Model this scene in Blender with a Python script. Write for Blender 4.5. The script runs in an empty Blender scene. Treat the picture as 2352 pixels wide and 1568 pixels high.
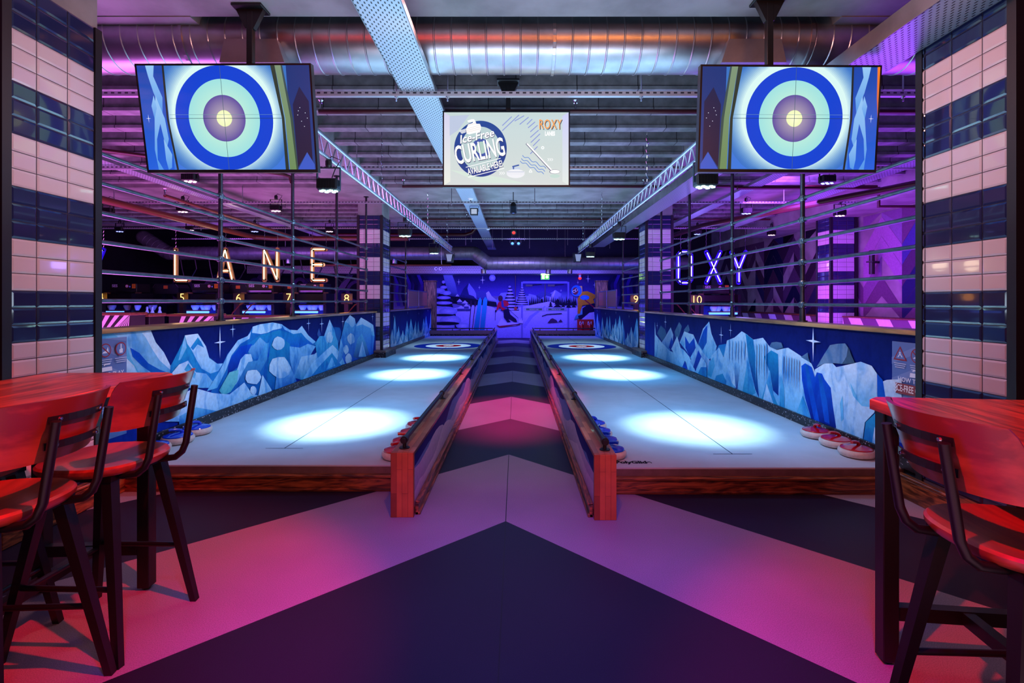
import bpy, math, random
from mathutils import Vector, Matrix
from mathutils.geometry import tessellate_polygon
random.seed(7)
PI = math.pi
SC = bpy.context.scene
COL = SC.collection

# ---------------------------------------------------------------- camera
FPX, VX, VY, EYE = 1130.0, 1185.0, 693.0, 1.35     # focal length and optical axis of the photo, eye height
cam_d = bpy.data.cameras.new('camera')
cam_d.sensor_width = 36.0
cam_d.lens = FPX / 2352 * 36.0
cam_d.shift_x = (1176 - VX) / 2352
cam_d.shift_y = -(784 - VY) / 2352
cam_d.clip_end = 200
cam = bpy.data.objects.new('camera', cam_d)
COL.objects.link(cam)
cam.location = (0, 0, EYE)
cam.rotation_euler = (PI / 2, 0, 0)
SC.camera = cam

# ---------------------------------------------------------------- world, exposure
w = bpy.data.worlds.new('hall'); SC.world = w; w.use_nodes = True
w.node_tree.nodes['Background'].inputs[0].default_value = (0.20, 0.14, 0.60, 1)
w.node_tree.nodes['Background'].inputs[1].default_value = 0.05
SC.view_settings.view_transform = 'Standard'
SC.view_settings.look = 'None'
SC.view_settings.gamma = 1.0
SC.view_settings.use_curve_mapping = False
SC.view_settings.exposure = 0.0
SC.cycles.max_bounces = 5
SC.cycles.diffuse_bounces = 3
SC.cycles.glossy_bounces = 3
SC.cycles.sample_clamp_indirect = 4.0
SC.cycles.caustics_reflective = False
SC.cycles.caustics_refractive = False
SC.cycles.use_denoising = True


def aim(o, target):
    d = Vector(target) - o.location
    o.rotation_euler = d.to_track_quat('-Z', 'Y').to_euler()


def spot(name, loc, target, color, watts, deg, blend=0.5, radius=0.05):
    l = bpy.data.lights.new(name, 'SPOT'); l.color = color; l.energy = watts
    l.spot_size = math.radians(deg); l.spot_blend = blend; l.shadow_soft_size = radius
    o = bpy.data.objects.new(name, l); COL.objects.link(o); o.location = loc; aim(o, target)
    return o


def area(name, loc, target, color, watts, sx, sy):
    l = bpy.data.lights.new(name, 'AREA'); l.shape = 'RECTANGLE'; l.size = sx; l.size_y = sy
    l.color = color; l.energy = watts
    o = bpy.data.objects.new(name, l); COL.objects.link(o); o.location = loc; aim(o, target)
    return o


# ---------------------------------------------------------------- lights
CYAN = (0.62, 0.95, 1.0)
# hot pools on the two curling lanes, one under every truss lamp
for x, ys in ((-1.70, (4.72, 7.95, 10.3)), (1.68, (4.55, 7.95, 10.3))):
    for k, y in enumerate(ys):
        spot('lane_spot', (x, y - 0.12, 2.42), (x, y + 0.02, 0.18), CYAN, 1150, 39, 1.0, 0.02)
        spot('lane_wash', (x, y - 0.10, 2.42), (x, y, 0.18), (0.02, 0.46, 1.0), 250, 66, 1.0, 0.10)
    spot('house_fill', (x * 1.03, 12.4, 2.4), (x * 1.04, 13.2, 0.18), (0.55, 0.82, 1.0), 150, 66, 0.8, 0.03)  # added spot brightening the target rings, no truss lamp above it
# wide blue wash over the lanes and the painted walls
area('blue_wash', (0, 8.0, 3.12), (0, 8.0, 0), (0.08, 0.34, 1.0), 38, 2.4, 8.0)
spot('mural_wash_left', (-0.2, 5.4, 3.1), (-2.97, 6.0, 0.6), (0.30, 0.60, 1.0), 340, 95, 0.8, 0.15)
spot('mural_wash_right', (0.2, 5.0, 3.1), (2.74, 5.4, 0.6), (0.30, 0.60, 1.0), 340, 95, 0.8, 0.15)
for sx in (-1, 1):
    spot('far_mural_wash', (sx * 0.1, 13.2, 3.0), (sx * 2.9, 14.2, 0.7), (0.30, 0.60, 1.0), 170, 85, 0.8, 0.1)  # spots added to brighten the far low walls, no fixture modelled
    spot('slim_pillar_wash', (sx * 0.2, 8.9, 3.0), (sx * 2.85, 10.5, 1.7), (0.45, 0.62, 1.0), 150, 70, 0.8, 0.1)  # added blue spots lifting the slim pillars, no fixture modelled
# red stage lamps over the two bar tables
spot('red_lamp_left', (0.55, 0.9, 3.3), (-1.70, 1.65, 0.4), (1.0, 0.006, 0.02), 1050, 45, 0.5, 0.03)
spot('red_lamp_right', (-0.75, 0.4, 3.3), (1.55, 1.05, 0.5), (1.0, 0.006, 0.02), 1000, 48, 0.5, 0.03)
# magenta and violet floor washes at the front
spot('magenta_lamp', (1.2, 0.0, 3.3), (1.7, 2.5, 0), (0.9, 0.01, 0.36), 42, 80, 0.9, 0.1)
spot('violet_lamp', (0, -0.2, 3.4), (0, 1.7, 0), (0.16, 0.03, 1.0), 900, 50, 1.0, 0.1)
spot('lilac_lamp', (0, -0.2, 3.2), (-0.4, 3.6, 0.2), (0.45, 0.25, 1.0), 50, 80, 0.9, 0.1)
spot('amber_fill', (0.0, 1.3, 3.2), (0, 3.7, 0.1), (1.0, 0.15, 0.02), 140, 70, 0.8, 0.05)  # added spot giving the front timber and divider ends their orange
spot('amber_low_fill', (0.0, -1.8, 1.9), (0, 3.5, 0.1), (1.0, 0.10, 0.015), 120, 30, 0.9, 0.05)  # second added orange spot, low behind the camera
# pink soft light on the two near pillars
spot('pillar_lamp_left', (-0.5, 3.3, 3.2), (-2.82, 3.0, 1.9), (1.0, 0.42, 0.38), 150, 100, 0.9, 0.12)
spot('pillar_lamp_right', (0.45, 3.3, 3.2), (2.71, 3.0, 1.9), (1.0, 0.40, 0.34), 140, 100, 0.9, 0.12)
# pink pool in the aisle
spot('aisle_lamp', (-0.08, 8.2, 2.9), (-0.08, 6.15, 0), (1.0, 0.01, 0.20), 900, 34, 0.8, 0.05)
# bowling bays: hidden upward fills added to tint the ceilings pink and violet
area('left_bay_fill', (-6.2, 7.0, 0.55), (-6.2, 7.0, 4), (0.80, 0.16, 0.72), 360, 4.5, 6.0)
area('left_bay_fill', (-6.2, 11.2, 0.55), (-6.2, 12.2, 4), (0.60, 0.12, 0.95), 80, 4.5, 2.0)
area('left_bay_side', (-4.2, 4.8, 0.6), (-5.2, 5.2, 4), (0.70, 0.16, 0.95), 120, 1.5, 2.0)
area('right_bay_fill', (5.2, 7.5, 0.55), (5.2, 7.5, 4), (0.36, 0.05, 1.0), 330, 3.2, 6.5)
area('right_bay_wall_light', (4.6, 8.5, 2.9), (7.3, 11.0, 1.6), (0.36, 0.08, 1.0), 140, 1.0, 2.0)
area('right_bay_pink', (4.2, 10.5, 1.0), (7.3, 10.5, 0.9), (0.9, 0.10, 0.75), 60, 1.0, 3.0)
# unseen area fills added to brighten the middle ceiling, near slab and bay ends
area('ceiling_wash', (0, 7.2, 1.75), (0, 7.2, 4), (0.34, 0.58, 0.80), 210, 3.6, 8.5)
area('ceiling_front', (0, 2.4, 1.5), (0, 5.6, 3.8), (0.42, 0.52, 0.66), 60, 3.0, 0.6)
area('amber_streak_fill', (1.6, -2.6, 3.25), (1.6, 3, 3.3), (1.0, 0.26, 0.02), 60, 2.6, 0.10)  # unseen strip added for an orange streak along the near duct
area('red_streak_fill', (-1.6, -2.6, 3.32), (-1.6, 3, 3.35), (1.0, 0.05, 0.03), 40, 3.0, 0.08)  # unseen strip added for a red streak along the near duct
area('ceiling_wash', (0, 11.8, 1.75), (0, 11.8, 4), (0.30, 0.55, 0.85), 55, 3.6, 3.5)
area('rear_red_fill', (0, -2.4, 2.3), (0, 3, 1.6), (1.0, 0.03, 0.03), 7, 7.0, 0.35)  # unseen red panel added behind the camera to warm the front
area('near_slab_fill', (0, 0.6, 0.5), (0, 3.0, 3.6), (0.60, 0.30, 0.44), 12, 3.0, 1.0)  # unseen low panel facing up, added to light the near slab
area('left_bay_back', (-7.0, 13.2, 2.9), (-7.0, 16.5, 2.1), (0.45, 0.10, 0.90), 70, 5.0, 0.8)  # unseen fill added to bring out the far duct and back wall
area('left_bay_blue', (-6.6, 12.7, 0.4), (-6.6, 14, 0.9), (0.03, 0.10, 1.0), 170, 6.0, 0.5)  # unseen blue fill added to light the pin machine curtains
area('right_bay_blue', (4.9, 12.7, 0.4), (4.9, 14, 0.9), (0.03, 0.10, 1.0), 70, 2.5, 0.5)  # same added blue fill for the right bay
# deep blue over the painted end wall
area('end_wall_wash', (0.1, 16.2, 2.15), (0.1, 18.6, 1.0), (0.12, 0.09, 1.0), 200, 6.0, 0.5)
spot('end_wall_lamp', (0.0, 13.0, 3.0), (0.1, 18.5, 1.2), (0.35, 0.25, 1.0), 320, 60, 0.8, 0.1)

# ---------------------------------------------------------------- helpers
def srgb(c):
    r = []
    for v in c[:3]:
        v = v / 255.0
        r.append(v / 12.92 if v <= 0.04045 else ((v + 0.055) / 1.055) ** 2.4)
    return (r[0], r[1], r[2], 1.0)


def P(px, py, Y):                       # photo point at depth Y
    return ((px - VX) * Y / FPX, Y, EYE - (py - VY) * Y / FPX)


def onX(px, py, X):                     # photo point on a wall x = X
    Y = FPX * X / (px - VX)
    return (X, Y, EYE - (py - VY) * Y / FPX)


LOC = {}


class MB:
    def __init__(s):
        s.v = []; s.f = []; s.m = []; s.c = []; s.usecol = False

    def face(s, pts, mi=0, col=None):
        n = len(s.v); s.v += [tuple(p) for p in pts]
        s.f.append(tuple(range(n, n + len(pts)))); s.m.append(mi)
        if col is not None:
            s.usecol = True
            s.c.append(col if isinstance(col, list) else [col] * len(pts))
        else:
            s.c.append(None)
        return s

    def raw(s, vs, fs, mi=0, T=None):
        n = len(s.v)
        if T is not None:
            vs = [tuple(T @ Vector(p)) for p in vs]
        s.v += [tuple(p) for p in vs]
        for f in fs:
            s.f.append(tuple(i + n for i in f)); s.m.append(mi); s.c.append(None)
        return s

    def box(s, a, b, mi=0, T=None):
        x0, y0, z0 = a; x1, y1, z1 = b
        vs = [(x0, y0, z0), (x1, y0, z0), (x1, y1, z0), (x0, y1, z0), (x0, y0, z1), (x1, y0, z1), (x1, y1, z1), (x0, y1, z1)]
        fs = [(0, 3, 2, 1), (4, 5, 6, 7), (0, 1, 5, 4), (1, 2, 6, 5), (2, 3, 7, 6), (3, 0, 4, 7)]
        return s.raw(vs, fs, mi, T)

    def cbox(s, a, b, ch=0.004, mi=0, T=None):   # box with chamfered edges
        x0, y0, z0 = a; x1, y1, z1 = b
        vs = []; fs = []
        idx = {}
        for i, x in ((0, x0), (1, x1)):
            for j, y in ((0, y0), (1, y1)):
                for k, z in ((0, z0), (1, z1)):
                    sx = ch if i == 0 else -ch; sy = ch if j == 0 else -ch; sz = ch if k == 0 else -ch
                    for ax, p in ((0, (x, y + sy, z + sz)), (1, (x + sx, y, z + sz)), (2, (x + sx, y + sy, z))):
                        idx[(i, j, k, ax)] = len(vs); vs.append(p)
        c = Vector(((x0 + x1) / 2, (y0 + y1) / 2, (z0 + z1) / 2))

        def add(q):
            p = [Vector(vs[t]) for t in q]
            nrm = (p[1] - p[0]).cross(p[2] - p[0])
            mid = sum(p, Vector()) / len(p)
            fs.append(tuple(q) if nrm.dot(mid - c) > 0 else tuple(reversed(q)))
        for t in (0, 1):
            add([idx[(t, 0, 0, 0)], idx[(t, 1, 0, 0)], idx[(t, 1, 1, 0)], idx[(t, 0, 1, 0)]])
            add([idx[(0, t, 0, 1)], idx[(1, t, 0, 1)], idx[(1, t, 1, 1)], idx[(0, t, 1, 1)]])
            add([idx[(0, 0, t, 2)], idx[(1, 0, t, 2)], idx[(1, 1, t, 2)], idx[(0, 1, t, 2)]])
        for a1 in (0, 1):
            for b1 in (0, 1):
                add([idx[(0, a1, b1, 1)], idx[(1, a1, b1, 1)], idx[(1, a1, b1, 2)], idx[(0, a1, b1, 2)]])
                add([idx[(a1, 0, b1, 0)], idx[(a1, 1, b1, 0)], idx[(a1, 1, b1, 2)], idx[(a1, 0, b1, 2)]])
                add([idx[(a1, b1, 0, 0)], idx[(a1, b1, 1, 0)], idx[(a1, b1, 1, 1)], idx[(a1, b1, 0, 1)]])
        for i in (0, 1):
            for j in (0, 1):
                for k in (0, 1):
                    add([idx[(i, j, k, 0)], idx[(i, j, k, 1)], idx[(i, j, k, 2)]])
        return s.raw(vs, fs, mi, T)

    def bar(s, p, q, w0, h0, w1=None, h1=None, mi=0, up=(0, 0, 1)):
        p = Vector(p); q = Vector(q); d = (q - p).normalized()
        u = Vector(up)
        if abs(d.dot(u)) > 0.97:
            u = Vector((0, 1, 0))
        a = d.cross(u).normalized(); b = a.cross(d).normalized()
        w1 = w0 if w1 is None else w1; h1 = h0 if h1 is None else h1
        vs = []
        for c, ww, hh in ((p, w0, h0), (q, w1, h1)):
            for sa, sb in ((-1, -1), (1, -1), (1, 1), (-1, 1)):
                vs.append(c + a * sa * ww / 2 + b * sb * hh / 2)
        fs = [(0, 1, 2, 3), (7, 6, 5, 4), (0, 4, 5, 1), (1, 5, 6, 2), (2, 6, 7, 3), (3, 7, 4, 0)]
        return s.raw(vs, fs, mi)

    def tube(s, pts, r, seg=8, mi=0, closed=False, r1=None):
        pts = [Vector(p) for p in pts]
        n = len(pts); rings = []
        prev = None
        for i, p in enumerate(pts):
            if closed:
                t = (pts[(i + 1) % n] - pts[i - 1]).normalized()
            elif i == 0:
                t = (pts[1] - p).normalized()
            elif i == n - 1:
                t = (p - pts[-2]).normalized()
            else:
                t = ((p - pts[i - 1]).normalized() + (pts[i + 1] - p).normalized()).normalized()
            if prev is None:
                u = Vector((0, 0, 1)) if abs(t.z) < 0.95 else Vector((1, 0, 0))
                a = t.cross(u).normalized()
            else:
                a = (prev - t * prev.dot(t)).normalized()
            prev = a
            b = t.cross(a)
            rr = r if r1 is None else r + (r1 - r) * i / (n - 1)
            rings.append([p + (a * math.cos(2 * PI * k / seg) + b * math.sin(2 * PI * k / seg)) * rr for k in range(seg)])
        vs = [v for rg in rings for v in rg]; fs = []
        m = n if closed else n - 1
        for i in range(m):
            j = (i + 1) % n
            for k in range(seg):
                k2 = (k + 1) % seg
                fs.append((i * seg + k, i * seg + k2, j * seg + k2, j * seg + k))
        if not closed:
            fs.append(tuple(reversed(range(seg)))); fs.append(tuple((n - 1) * seg + k for k in range(seg)))
        return s.raw(vs, fs, mi)

    def lathe(s, prof, o=(0, 0, 0), axis='z', seg=24, mi=0, sq=None):
        vs = []; fs = []
        for r, h in prof:
            for k in range(seg):
                a = 2 * PI * k / seg
                c, n_ = math.cos(a), math.sin(a)
                if sq:
                    e = 2.0 / sq
                    c = math.copysign(abs(c) ** e, c); n_ = math.copysign(abs(n_) ** e, n_)
                if axis == 'z': p = (o[0] + r * c, o[1] + r * n_, o[2] + h)
                elif axis == 'x': p = (o[0] + h, o[1] + r * c, o[2] + r * n_)
                else: p = (o[0] + r * n_, o[1] + h, o[2] + r * c)
                vs.append(p)
        m = len(prof)
        for i in range(m - 1):
            for k in range(seg):
                k2 = (k + 1) % seg
                fs.append((i * seg + k, i * seg + k2, (i + 1) * seg + k2, (i + 1) * seg + k))
        if prof[0][0] > 1e-5: fs.append(tuple(reversed(range(seg))))
        if prof[-1][0] > 1e-5: fs.append(tuple((m - 1) * seg + k for k in range(seg)))
        return s.raw(vs, fs, mi)

    def build(s, name, mats, parent=None, world=False, smooth=False, off=None, fix=True):
        me = bpy.data.meshes.new(name)
        o = Vector((0, 0, 0))
        if parent is not None and world:
            o = LOC[parent.name]
        elif off is not None:
            o = Vector(off)
        me.from_pydata([tuple(Vector(p) - o) for p in s.v], [], s.f)
        if not isinstance(mats, (list, tuple)): mats = [mats]
        for m in mats: me.materials.append(m)
        for i, p in enumerate(me.polygons):
            p.material_index = s.m[i]; p.use_smooth = smooth
        if s.usecol:
            at = me.color_attributes.new('Col', 'FLOAT_COLOR', 'CORNER')
            li = 0
            for fi, f in enumerate(s.f):
                for k in range(len(f)):
                    at.data[li].color = s.c[fi][k] if s.c[fi] else (0.5, 0.5, 0.5, 1)
                    li += 1
        me.validate()
        me.update()
        ob = bpy.data.objects.new(name, me); COL.objects.link(ob)
        if smooth:
            try:
                me.set_sharp_from_angle(angle=math.radians(40))
            except Exception:
                pass
        if parent is not None:
            ob.parent = parent; LOC[ob.name] = LOC.get(parent.name, Vector())
        else:
            ob.location = o; LOC[ob.name] = o.copy()
        return ob


def tag(o, label, cat, group=None, kind=None):
    if label: o['label'] = label
    if cat: o['category'] = cat
    if group: o['group'] = group
    if kind: o['kind'] = kind
    return o


def thing(name, label, cat, loc=(0, 0, 0), group=None, rz=0.0):
    o = bpy.data.objects.new(name, None); COL.objects.link(o)
    o.empty_display_size = 0.1
    o.location = loc; o.rotation_euler = (0, 0, rz); LOC[o.name] = Vector(loc)
    return tag(o, label, cat, group)


def kids(o):
    return [c for c in bpy.data.objects if c.parent == o]


def dup(root, loc, rz=0.0, label=None, group=None):
    r = root.copy(); COL.objects.link(r); r.location = loc; r.rotation_euler = (0, 0, rz)
    LOC[r.name] = Vector(loc)
    if label: r['label'] = label
    if group: r['group'] = group
    for ch in kids(root):
        c = ch.copy(); COL.objects.link(c); c.parent = r
        for g in kids(ch):
            d = g.copy(); COL.objects.link(d); d.parent = c
    return r


def struct(o, label=None):
    o['kind'] = 'structure'
    if label: o['label'] = label
    return o


def text_data(txt, size=1.0, align='CENTER', space=1.0, bold=0.0):
    cu = bpy.data.curves.new('t', 'FONT'); cu.body = txt; cu.size = size
    cu.align_x = align; cu.align_y = 'CENTER'; cu.space_character = space; cu.offset = bold
    cu.resolution_u = 3
    ob = bpy.data.objects.new('t', cu); COL.objects.link(ob)
    dg = bpy.context.evaluated_depsgraph_get(); dg.update()
    me = bpy.data.meshes.new_from_object(ob.evaluated_get(dg))
    vs = [tuple(v.co) for v in me.vertices]; fs = [tuple(p.vertices) for p in me.polygons]
    bpy.data.objects.remove(ob); bpy.data.curves.remove(cu); bpy.data.meshes.remove(me)
    return vs, fs


class Flat:
    """Paints filled shapes on a plane: origin O, axes U and V, normal N (shapes stack outwards by STEP)."""
    def __init__(s, mb, O, U, V, N, step=0.0006, clip=None):
        s.mb = mb; s.O = Vector(O); s.U = Vector(U); s.V = Vector(V); s.N = Vector(N).normalized()
        s.step = step; s.k = 0; s.clip = clip

    def pt(s, u, v):
        return s.O + s.U * u + s.V * v + s.N * (s.k * s.step)

    def poly(s, pts, c1, c2=None, mi=0):
        s.k += 1
        if s.clip:
            a, b, c, d = s.clip
            pts = [(min(max(p[0], a), c), min(max(p[1], b), d)) for p in pts]
        vs = [s.pt(*p) for p in pts]
        va = [p[1] for p in pts]; lo, hi = min(va), max(va)
        c1 = srgb(c1); c2 = srgb(c2) if c2 else c1
        cols = []
        for p in pts:
            t = 0 if hi - lo < 1e-9 else (hi - p[1]) / (hi - lo)
            cols.append(tuple(c1[i] * (1 - t) + c2[i] * t for i in range(3)) + (1,))
        tris = tessellate_polygon([[Vector((p[0], p[1], 0)) for p in pts]])
        for t in tris:
            q = [vs[i] for i in t]
            if (q[1] - q[0]).cross(q[2] - q[0]).length < 1e-12: continue
            idx = list(t)
            if (q[1] - q[0]).cross(q[2] - q[0]).dot(s.N) < 0: idx.reverse()
            s.mb.face([vs[i] for i in idx], mi, [cols[i] for i in idx])
        return s

    def ell(s, u, v, ru, rv, c1, c2=None, n=28, a0=0.0, a1=2 * PI, mi=0):
        s.k += 1
        c1 = srgb(c1); c2 = srgb(c2) if c2 else c1
        for i in range(n):
            t0 = a0 + (a1 - a0) * i / n; t1 = a0 + (a1 - a0) * (i + 1) / n
            pts = [(u, v), (u + ru * math.cos(t0), v + rv * math.sin(t0)), (u + ru * math.cos(t1), v + rv * math.sin(t1))]
            if s.clip:
                a, b, c, d = s.clip
                pts = [(min(max(p[0], a), c), min(max(p[1], b), d)) for p in pts]
            q = [s.pt(*p) for p in pts]
            nrm = (q[1] - q[0]).cross(q[2] - q[0])
            if nrm.length < 1e-12: continue
            cc = [c1, c2, c2]
            if nrm.dot(s.N) < 0: q.reverse(); cc.reverse()
            s.mb.face(q, mi, cc)
        return s

    def star(s, u, v, r, c=(235, 240, 255)):
        w_ = r * 0.06
        s.poly([(u, v + r), (u + w_, v + w_), (u + r * 0.6, v), (u + w_, v - w_), (u, v - r), (u - w_, v - w_), (u - r * 0.6, v), (u - w_, v + w_)], c)
        return s

    def line(s, pts, wd, c):
        base = s.k
        for n_, ((a, b), (d, e)) in enumerate(zip(pts, pts[1:])):
            s.k = base + 0.3 * (n_ % 3)
            L = math.hypot(d - a, e - b) or 1e-6
            nx, ny = -(e - b) / L * wd / 2, (d - a) / L * wd / 2
            s.poly([(a + nx, b + ny), (d + nx, e + ny), (d - nx, e - ny), (a - nx, b - ny)], c)
        s.k = base + 2
        return s

    def text(s, txt, u, v, size, c, sx=1.0, rot=0.0, shear=0.0, align='CENTER', space=1.0, bold=0.0):
        s.k += 1
        vs, fs = text_data(txt, size, align, space, bold)
        cc = srgb(c)
        ca, sa = math.cos(rot), math.sin(rot)
        out = []
        for p in vs:
            x, y = p[0] * sx + p[1] * shear, p[1]
            out.append(s.pt(u + x * ca - y * sa, v + x * sa + y * ca))
        for f in fs:
            q = [out[i] for i in f]
            nrm = Vector()
            for i in range(1, len(q) - 1):
                nrm += (q[i] - q[0]).cross(q[i + 1] - q[0])
            if nrm.dot(s.N) < 0: q.reverse()
            s.mb.face(q, 0, [cc] * len(q))
        return s
# ---------------------------------------------------------------- materials
def nodes(name):
    m = bpy.data.materials.new(name); m.use_nodes = True
    nt = m.node_tree
    return m, nt, nt.nodes['Principled BSDF'], nt.nodes.new, nt.links.new


def mat(name, c, rough=0.5, metal=0.0, noise=0.0, scale=8.0, bump=0.0, coat=0.0, c2=None, detail=4.0, spec=None):
    m, nt, b, N, L = nodes(name)
    b.inputs['Base Color'].default_value = srgb(c)
    b.inputs['Roughness'].default_value = rough; b.inputs['Metallic'].default_value = metal
    b.inputs['Coat Weight'].default_value = coat
    if spec is not None: b.inputs['Specular IOR Level'].default_value = spec
    if noise or bump or c2:
        tc = N('ShaderNodeTexCoord'); nz = N('ShaderNodeTexNoise')
        nz.inputs['Scale'].default_value = scale; nz.inputs['Detail'].default_value = detail
        L(tc.outputs['Object'], nz.inputs['Vector'])
        mx = N('ShaderNodeMix'); mx.data_type = 'RGBA'
        base = srgb(c)
        alt = srgb(c2) if c2 else tuple(v * (1 - noise) for v in base[:3]) + (1,)
        mx.inputs['A'].default_value = base; mx.inputs['B'].default_value = alt
        cr = N('ShaderNodeMapRange'); cr.inputs[1].default_value = 0.38; cr.inputs[2].default_value = 0.64
        L(nz.outputs['Fac'], cr.inputs[0]); L(cr.outputs[0], mx.inputs['Factor'])
        L(mx.outputs['Result'], b.inputs['Base Color'])
        if bump:
            bp = N('ShaderNodeBump'); bp.inputs['Strength'].default_value = bump; bp.inputs['Distance'].default_value = 0.01
            L(nz.outputs['Fac'], bp.inputs['Height']); L(bp.outputs[0], b.inputs['Normal'])
    return m


def emit(name, c, strength):
    m, nt, b, N, L = nodes(name)
    b.inputs['Base Color'].default_value = (0, 0, 0, 1)
    b.inputs['Emission Color'].default_value = srgb(c); b.inputs['Emission Strength'].default_value = strength
    return m


def paint(name, rough=0.6, emission=0.0, mottle=0.12, scale=14.0, spec=0.5, air=0.0):
    m, nt, b, N, L = nodes(name)
    b.inputs['Specular IOR Level'].default_value = spec
    at = N('ShaderNodeVertexColor'); at.layer_name = 'Col'
    tc = N('ShaderNodeTexCoord'); nz = N('ShaderNodeTexNoise'); nz.inputs['Scale'].default_value = scale; nz.inputs['Detail'].default_value = 5
    L(tc.outputs['Object'], nz.inputs['Vector'])
    mr = N('ShaderNodeMapRange'); mr.inputs[3].default_value = 1 - mottle; mr.inputs[4].default_value = 1 + mottle
    mr.inputs[1].default_value = 0.3; mr.inputs[2].default_value = 0.7
    L(nz.outputs['Fac'], mr.inputs[0])
    mu = N('ShaderNodeVectorMath'); mu.operation = 'SCALE'
    L(at.outputs['Color'], mu.inputs[0]); L(mr.outputs[0], mu.inputs['Scale'])
    if air:
        mp = N('ShaderNodeMapping'); mp.inputs['Scale'].default_value = (1.6, 3.2, 1.5); L(tc.outputs['Object'], mp.inputs['Vector'])
        n2 = N('ShaderNodeTexNoise'); n2.inputs['Scale'].default_value = 1.9; n2.inputs['Detail'].default_value = 3; n2.inputs['Distortion'].default_value = 0.8
        L(mp.outputs[0], n2.inputs['Vector'])
        m2 = N('ShaderNodeMapRange'); m2.interpolation_type = 'SMOOTHSTEP'; m2.inputs[1].default_value = 0.46; m2.inputs[2].default_value = 0.66; m2.inputs[4].default_value = air
        L(n2.outputs['Fac'], m2.inputs[0])
        mm = N('ShaderNodeMix'); mm.data_type = 'RGBA'; mm.blend_type = 'MULTIPLY'; mm.inputs['B'].default_value = (0.16, 0.50, 0.80, 1)
        L(m2.outputs[0], mm.inputs['Factor']); L(mu.outputs[0], mm.inputs['A'])
        L(mm.outputs['Result'], b.inputs['Base Color']); b.inputs['Roughness'].default_value = rough
        return m
    b.inputs['Roughness'].default_value = rough
    if emission:
        b.inputs['Base Color'].default_value = (0.01, 0.01, 0.01, 1)
        L(mu.outputs[0], b.inputs['Emission Color']); b.inputs['Emission Strength'].default_value = emission
    else:
        L(mu.outputs[0], b.inputs['Base Color'])
    return m


def wood(name, c1, c2, axis='y', scale=1.0, rough=0.45, coat=0.0, ring=22.0, dist=3.0):
    m, nt, b, N, L = nodes(name)
    tc = N('ShaderNodeTexCoord'); mp = N('ShaderNodeMapping')
    s = {'x': (0.12, 1, 1), 'y': (1, 0.12, 1), 'z': (1, 1, 0.12)}[axis]
    mp.inputs['Scale'].default_value = tuple(v * scale for v in s)
    L(tc.outputs['Object'], mp.inputs['Vector'])
    nz = N('ShaderNodeTexNoise'); nz.inputs['Scale'].default_value = ring; nz.inputs['Detail'].default_value = 6
    nz.inputs['Distortion'].default_value = dist
    L(mp.outputs[0], nz.inputs['Vector'])
    n2 = N('ShaderNodeTexNoise'); n2.inputs['Scale'].default_value = ring * 5; n2.inputs['Detail'].default_value = 3
    L(mp.outputs[0], n2.inputs['Vector'])
    ad = N('ShaderNodeMath'); ad.operation = 'MULTIPLY_ADD'; ad.inputs[1].default_value = 0.35
    L(n2.outputs['Fac'], ad.inputs[0]); L(nz.outputs['Fac'], ad.inputs[2])
    mr = N('ShaderNodeMapRange'); mr.inputs[1].default_value = 0.52; mr.inputs[2].default_value = 0.80
    L(ad.outputs[0], mr.inputs[0])
    mx = N('ShaderNodeMix'); mx.data_type = 'RGBA'; mx.inputs['A'].default_value = srgb(c1); mx.inputs['B'].default_value = srgb(c2)
    L(mr.outputs[0], mx.inputs['Factor']); L(mx.outputs['Result'], b.inputs['Base Color'])
    b.inputs['Roughness'].default_value = rough; b.inputs['Coat Weight'].default_value = coat; b.inputs['Coat Roughness'].default_value = 0.15
    bp = N('ShaderNodeBump'); bp.inputs['Strength'].default_value = 0.15; bp.inputs['Distance'].default_value = 0.004
    L(ad.outputs[0], bp.inputs['Height']); L(bp.outputs[0], b.inputs['Normal'])
    return m


def blocks(name, c1, c2, cm, bw, bh, plane='xz', rough=0.5, mortar=0.006, coat=0.0, noise=0.25, offset=0.5, grain=0.0):
    """Staves, blocks or joints laid out by a brick pattern."""
    m, nt, b, N, L = nodes(name)
    tc = N('ShaderNodeTexCoord'); sp = N('ShaderNodeSeparateXYZ'); cb = N('ShaderNodeCombineXYZ')
    L(tc.outputs['Object'], sp.inputs[0])
    L(sp.outputs['xyz'.index(plane[0])], cb.inputs[0]); L(sp.outputs['xyz'.index(plane[1])], cb.inputs[1])
    br = N('ShaderNodeTexBrick'); br.offset = offset
    br.inputs['Scale'].default_value = 1.0; br.inputs['Brick Width'].default_value = bw; br.inputs['Row Height'].default_value = bh
    br.inputs['Mortar Size'].default_value = mortar; br.inputs['Mortar Smooth'].default_value = 0.1
    br.inputs['Color1'].default_value = srgb(c1); br.inputs['Color2'].default_value = srgb(c2); br.inputs['Mortar'].default_value = srgb(cm)
    L(cb.outputs[0], br.inputs['Vector'])
    nz = N('ShaderNodeTexNoise'); nz.inputs['Scale'].default_value = 9.0; nz.inputs['Detail'].default_value = 6
    L(tc.outputs['Object'], nz.inputs['Vector'])
    mr = N('ShaderNodeMapRange'); mr.inputs[1].default_value = 0.3; mr.inputs[2].default_value = 0.7
    mr.inputs[3].default_value = 1 - noise; mr.inputs[4].default_value = 1 + noise
    L(nz.outputs['Fac'], mr.inputs[0])
    mu = N('ShaderNodeVectorMath'); mu.operation = 'SCALE'
    L(br.outputs['Color'], mu.inputs[0]); L(mr.outputs[0], mu.inputs['Scale']); L(mu.outputs[0], b.inputs['Base Color'])
    b.inputs['Roughness'].default_value = rough; b.inputs['Coat Weight'].default_value = coat
    return m


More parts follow.
